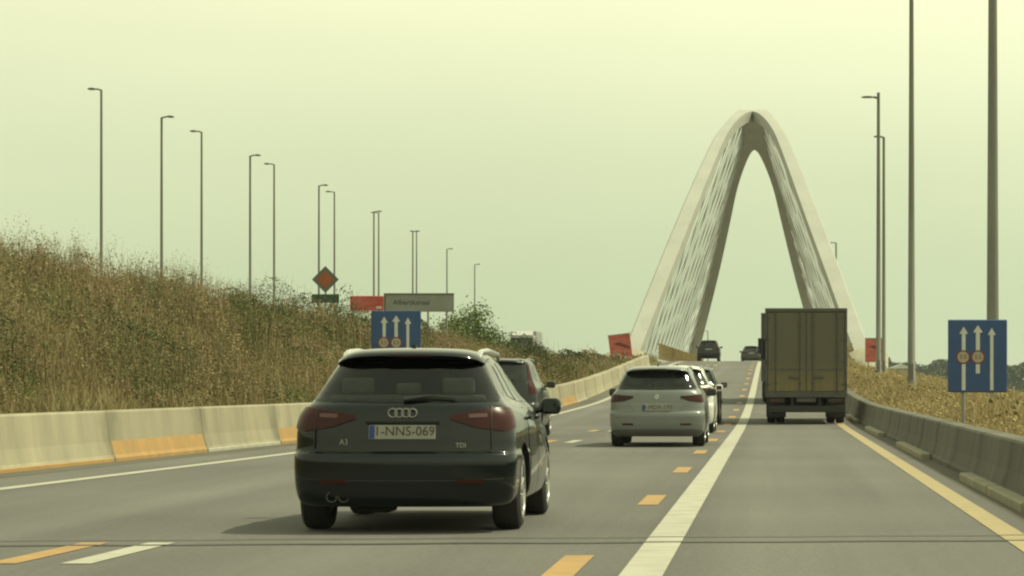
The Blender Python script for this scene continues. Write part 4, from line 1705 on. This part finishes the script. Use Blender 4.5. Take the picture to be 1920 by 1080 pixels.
def tall(x, d_):
    """patchy height of the growth"""
    return (.72 + .5 * np.sin(x * .9 + d_ * .21) * np.sin(d_ * .33 + 1.1) + .25 * np.sin(d_ * .11 + x * .3)) * (1 - .5 * sstep(125, 175, d_))


# left bank: dry grass, weeds and brown seed heads
x, d_ = left_spots(290000)
base = np.stack([x, d_, ground_z(x, d_) - .03], -1)
hh = (.35 + .55 * rng.uniform(0, 1, len(x))) * tall(x, d_)
v, t = blades('g', base, hh, .007 + .00013 * d_ * rng.uniform(.6, 1.4, len(x)), .55, dry1)
tag(tri_mesh('dry_grass', v, t, dry1), 'tall dry brown grass covering the left bank', 'grass', kind='stuff')
x, d_ = left_spots(220000)
k_ = clumpy(x, d_, .45, .45)
x, d_ = x[k_], d_[k_]
z = ground_z(x, d_) + rng.uniform(0, 1, len(x)) ** 1.3 * .95 * np.maximum(tall(x, d_), .3)
v, t = leaves(np.stack([x, d_, z], -1), (.022 + .0003 * d_) * rng.uniform(.5, 1.3, len(x)))
tag(tri_mesh('green_weeds', v, t, weed), 'low green weeds mixed into the dry grass of the left bank', 'weeds', kind='stuff')
x, d_ = left_spots(60000)
k_ = clumpy(x + 7, d_ + 4, 1.1, .5)
x, d_ = x[k_], d_[k_]
n = len(x)
bs = np.stack([x, d_, ground_z(x, d_)], -1)
hh = (.7 + .5 * rng.uniform(0, 1, n)) * np.maximum(tall(x, d_), .5)
v1 = blades('s', bs, hh, np.full(n, .014) + .0001 * d_, .35, brown)
hd = np.repeat(bs, 4, 0) + np.stack([rng.normal(0, .06, 4 * n), rng.normal(0, .06, 4 * n), np.repeat(hh, 4) * rng.uniform(.7, 1.0, 4 * n)], -1)
v2 = leaves(hd, (.012 + .00014 * np.repeat(d_, 4)) * rng.uniform(.6, 1.3, 4 * n))
v, t = merge(v1, v2)
tag(tri_mesh('brown_weeds', v, t, brown), 'brown withered weeds with seed heads on the left bank', 'weeds', kind='stuff')

# rounded clumps of taller growth, dark green, olive and brown
for nm_, mm_, cnt, hmax, lab in (('green_growth', weed, 150, 1.15, 'dark green clumps of weeds scattered over the left bank'),
                                 ('dark_bush_growth', darkleaf, 20, 1.7, 'big dark green bushes standing out of the left bank'),
                                 ('olive_growth', leafg, 70, .8, 'fresher green clumps of leaves low on the left bank'),
                                 ('brown_growth', brown, 170, 1.25, 'brown bushy clumps of withered plants on the left bank')):
    cx_, cd_ = left_spots(cnt * 2)
    cx_, cd_ = cx_[:cnt], cd_[:cnt]
    P_, S_, BB_ = [], [], []
    for q in range(cnt):
        nl_ = int(rng.integers(500, 1100))
        w_ = rng.uniform(.35, .95) if hmax < 1.5 else rng.uniform(.9, 1.8)
        nl_ = nl_ * (1 if hmax < 1.5 else 4)
        h_ = hmax * rng.uniform(.5, 1.0) * (.75 if nm_ == 'olive_growth' else 1) * float(1 - .55 * sstep(95, 165, cd_[q]))
        cx_[q] = min(cx_[q], float(XL(cd_[q])) - .6 - w_ * 1.35)
        a_ = rng.uniform(0, 2 * PI, nl_)
        ph = rng.uniform(0, 1, nl_)
        rr_ = w_ * np.sqrt(rng.uniform(.15, 1, nl_)) * np.sqrt(np.maximum(1 - ph ** 2, .02))
        lump = 1 + .3 * np.sin(a_ * 3 + q) * np.sin(ph * 5 + q)
        px_, py_ = cx_[q] + np.cos(a_) * rr_ * lump, cd_[q] + np.sin(a_) * rr_ * lump * 1.4
        P_.append(np.stack([px_, py_, ground_z(px_, py_) + ph * h_ * lump], -1))
        S_.append((.015 + .0002 * cd_[q]) * rng.uniform(.5, 1.4, nl_))
        nb = 40
        bx2, by2 = cx_[q] + rng.normal(0, w_ * .5, nb), cd_[q] + rng.normal(0, w_ * .5, nb)
        BB_.append(np.stack([bx2, by2, ground_z(bx2, by2), h_ * rng.uniform(.9, 1.5, nb)], -1))
    v1 = leaves(np.concatenate(P_), np.concatenate(S_))
    bb2 = np.concatenate(BB_)
    v2 = blades('s', bb2[:, :3], bb2[:, 3], np.full(len(bb2), .016), .3, mm_)
    v, t = merge(v1, v2)
    tag(tri_mesh(nm_, v, t, mm_), lab, 'weeds', kind='stuff')

# wispy stalks along the crest
n = 900
d_ = 46 * (150 / 46) ** rng.uniform(0, 1, n)
x = rng.uniform(-18.0, -14.2, n)
bs = np.stack([x, d_, ground_z(x, d_)], -1)
hh = rng.uniform(.9, 1.75, n) * (1 - .35 * sstep(75, 120, d_))
v1 = blades('s', bs, hh, np.full(n, .013) + .00008 * d_, .3, brown)
hd = np.repeat(bs, 22, 0) + np.stack([rng.normal(0, .11, 22 * n), rng.normal(0, .11, 22 * n), np.repeat(hh, 22) * rng.uniform(.55, 1.0, 22 * n)], -1)
v2 = leaves(hd, (.008 + .00013 * np.repeat(d_, 22)) * rng.uniform(.6, 1.3, 22 * n))
v, t = merge(v1, v2)
tag(tri_mesh('wispy_stalks', v, t, brown), 'wispy seed stalks along the skyline of the left bank', 'weeds', kind='stuff')

# right verge: golden dry grass
n = 190000
d_ = 24 * (205 / 24) ** rng.uniform(0, 1, n)
x = XR + .5 + (11 - XR) * rng.uniform(0, 1, n) ** 1.25
base = np.stack([x, d_, ground_z(x, d_) - .03], -1)
hh = (.30 + .38 * rng.uniform(0, 1, n)) * (.85 + .25 * np.sin(d_ * .4 + x) * np.sin(x * 1.1)) * (.55 + .45 * sstep(XR + .4, XR + 1.3, x))
v1 = blades('g', base, hh, .006 + .00014 * d_ * rng.uniform(.6, 1.4, n), .4, dry2)
m_ = rng.uniform(0, 1, n) < .15
hd = base[m_] + np.stack([np.zeros(m_.sum()), np.zeros(m_.sum()), hh[m_] * .97], -1)
v2 = leaves(hd, (.018 + .0002 * d_[m_]))
v, t = merge(v1, v2)
tag(tri_mesh('golden_grass', v, t, dry2), 'golden dry grass on the right verge behind the grey barrier', 'grass', kind='stuff')
x = XR + .8 + 9 * rng.uniform(0, 1, 26000)
d_ = 26 * (205 / 26) ** rng.uniform(0, 1, 26000)
k_ = clumpy(x, d_, .7, 1.7)
x, d_ = x[k_], d_[k_]
v, t = leaves(np.stack([x, d_, ground_z(x, d_) + rng.uniform(0, .7, len(x))], -1), (.03 + .0004 * d_) * rng.uniform(.5, 1.3, len(x)))
tag(tri_mesh('verge_weeds', v, t, weed), 'few green weeds among the golden grass of the right verge', 'weeds', kind='stuff')


def shrub(x, d, wd, ht, nl, lsize, m, label, name='shrub', cat='bush', group=None, clumps=26, stalky=0.0):
    g = float(ground_z(x, d))
    root = empty(name, (x, d, g - .1))
    c = []
    st = B()
    for q in range(clumps):
        a = rng.uniform(0, 2 * PI)
        rr = math.sqrt(rng.uniform(0, 1)) * wd / 2
        hz = ht * (1 - .55 * (rr / (wd / 2)) ** 2) * rng.uniform(.35, 1.0)
        c.append((math.cos(a) * rr, math.sin(a) * rr, hz))
        if q % 2 == 0 or stalky:
            st.tube([(math.cos(a) * rr * .15, math.sin(a) * rr * .15, 0), (math.cos(a) * rr * .6, math.sin(a) * rr * .6, hz * .55), c[-1]], [.03, .018, .006], 5)
    c = np.array(c)
    ci = rng.integers(0, len(c), nl)
    sp_ = np.array([.13 * wd, .13 * wd, .10 * ht])
    if stalky:
        sp_ = np.array([.045 * wd, .045 * wd, .16 * ht])
    pos = c[ci] + rng.normal(size=(nl, 3)) * sp_
    pos[:, 2] = np.abs(pos[:, 2])
    v, t = leaves(pos, lsize * rng.uniform(.5, 1.4, nl))
    tri_mesh('crown', v, t, m, root)
    st.build('stem', stemm, root)
    tag(root, label, cat, group)


shrub(-15.45, 150, 2.7, 2.7, 4800, .085, leafg, 'leafy green bush at the right end of the name board', 'green_bush', clumps=34)
shrub(-14.95, 157, 1.7, 1.5, 1900, .075, leafg, 'lower green bush sloping down right of the leafy one', 'green_bush')
shrub(-16.0, 146, 2.0, 2.0, 1800, .08, leafg, 'small green bush behind the name board', 'green_bush')
GW = 'feathery weeds on the crest of the left bank'
for (xp, dd, wd, ht, lab) in ((250, 73, 1.5, 1.3, 'dark bushy weed near the foot of the leftmost lamp post'), (300, 78, 1.3, 1.35, 'dark bushy weed at the foot of the second lamp post'),
                              (130, 66, 1.6, 1.5, 'feathery tall weed left of the leftmost lamp post'), (390, 84, 1.6, 1.0, 'bushy weed at the foot of the third lamp post'),
                              (445, 88, 1.4, 1.0, 'bushy weed between the third and fourth lamp posts'), (40, 62, 1.8, 1.4, 'feathery tall weed at the left edge'),
                              (540, 96, 1.4, 1.0, 'bushy weed left of the diamond sign')):
    shrub((xp - 1447) / 5500 * dd, dd, wd, ht, 2600, .024, weed if 'dark' in lab else brown, lab, 'tall_weed', 'weed', GW, clumps=30, stalky=1.0)
for (X_, dd, ht, lab) in ((-10.6, 168, 1.0, 'withered shrub left of the tilted red board'), (-9.2, 176, .9, 'withered shrub at the foot of the tilted red board'), (6.9, 186, 1.0, 'spiky weed right of the right red board')):
    shrub(X_, dd, 1.5, ht, 700, .08, brown, lab, 'withered_shrub', 'bush', clumps=22, stalky=1.0)

# far-off wood on the right horizon
n = 42000
x = rng.uniform(20, 330, n)
d_ = 900 + rng.uniform(0, 60, n)
ht = 10.2 + 1.6 * np.sin(x * .07) + 1.2 * np.sin(x * .23 + 1) + .8 * np.sin(x * .61)
z = -3 + ht * rng.uniform(0, 1, n) ** .6
v, t = leaves(np.stack([x, d_, z], -1), rng.uniform(.5, 1.1, n))
tag(tri_mesh('distant_wood', v, t, woodland), 'dark far-off wood on the horizon behind the right verge', 'wood', kind='stuff')
# small white farm building in front of the wood
X, Z = px(1690, 690, 560)
root = empty('white_farm_building', (X, 560, -2.9))
bb = B()
bb.box(-2.2, 2.2, 0, 6, 0, Z + 2.9 - .1)
bb.build('wall', white_box, root)
bb = B()
zt = Z + 2.9 - .1
bb.prism([(-2.5, zt), (2.5, zt), (0, zt + .9)], 'y', -.3, 6.3)
bb.build('roof', mat('pale_roof', (.6, .6, .56), .5), root)
tag(root, 'small white building far off left of the blue lane sign', 'building')

# ------------------------------------------------------------------ summer haze
bb = B()
bb.box(-6400, 7400, -60, 12400, -9, 30)
hz = bpy.data.materials.new('haze_air')
hz.use_nodes = True
t = hz.node_tree
t.nodes.clear()
pv = t.nodes.new('ShaderNodeVolumePrincipled')
pv.inputs['Color'].default_value = (.9, .95, .95, 1)
pv.inputs['Density'].default_value = .00014
pv.inputs['Anisotropy'].default_value = .3
om = t.nodes.new('ShaderNodeOutputMaterial')
t.links.new(pv.outputs[0], om.inputs['Volume'])
o = bb.build('haze', hz)
tag(o, 'thin summer haze lying over the whole scene', 'haze', kind='stuff')
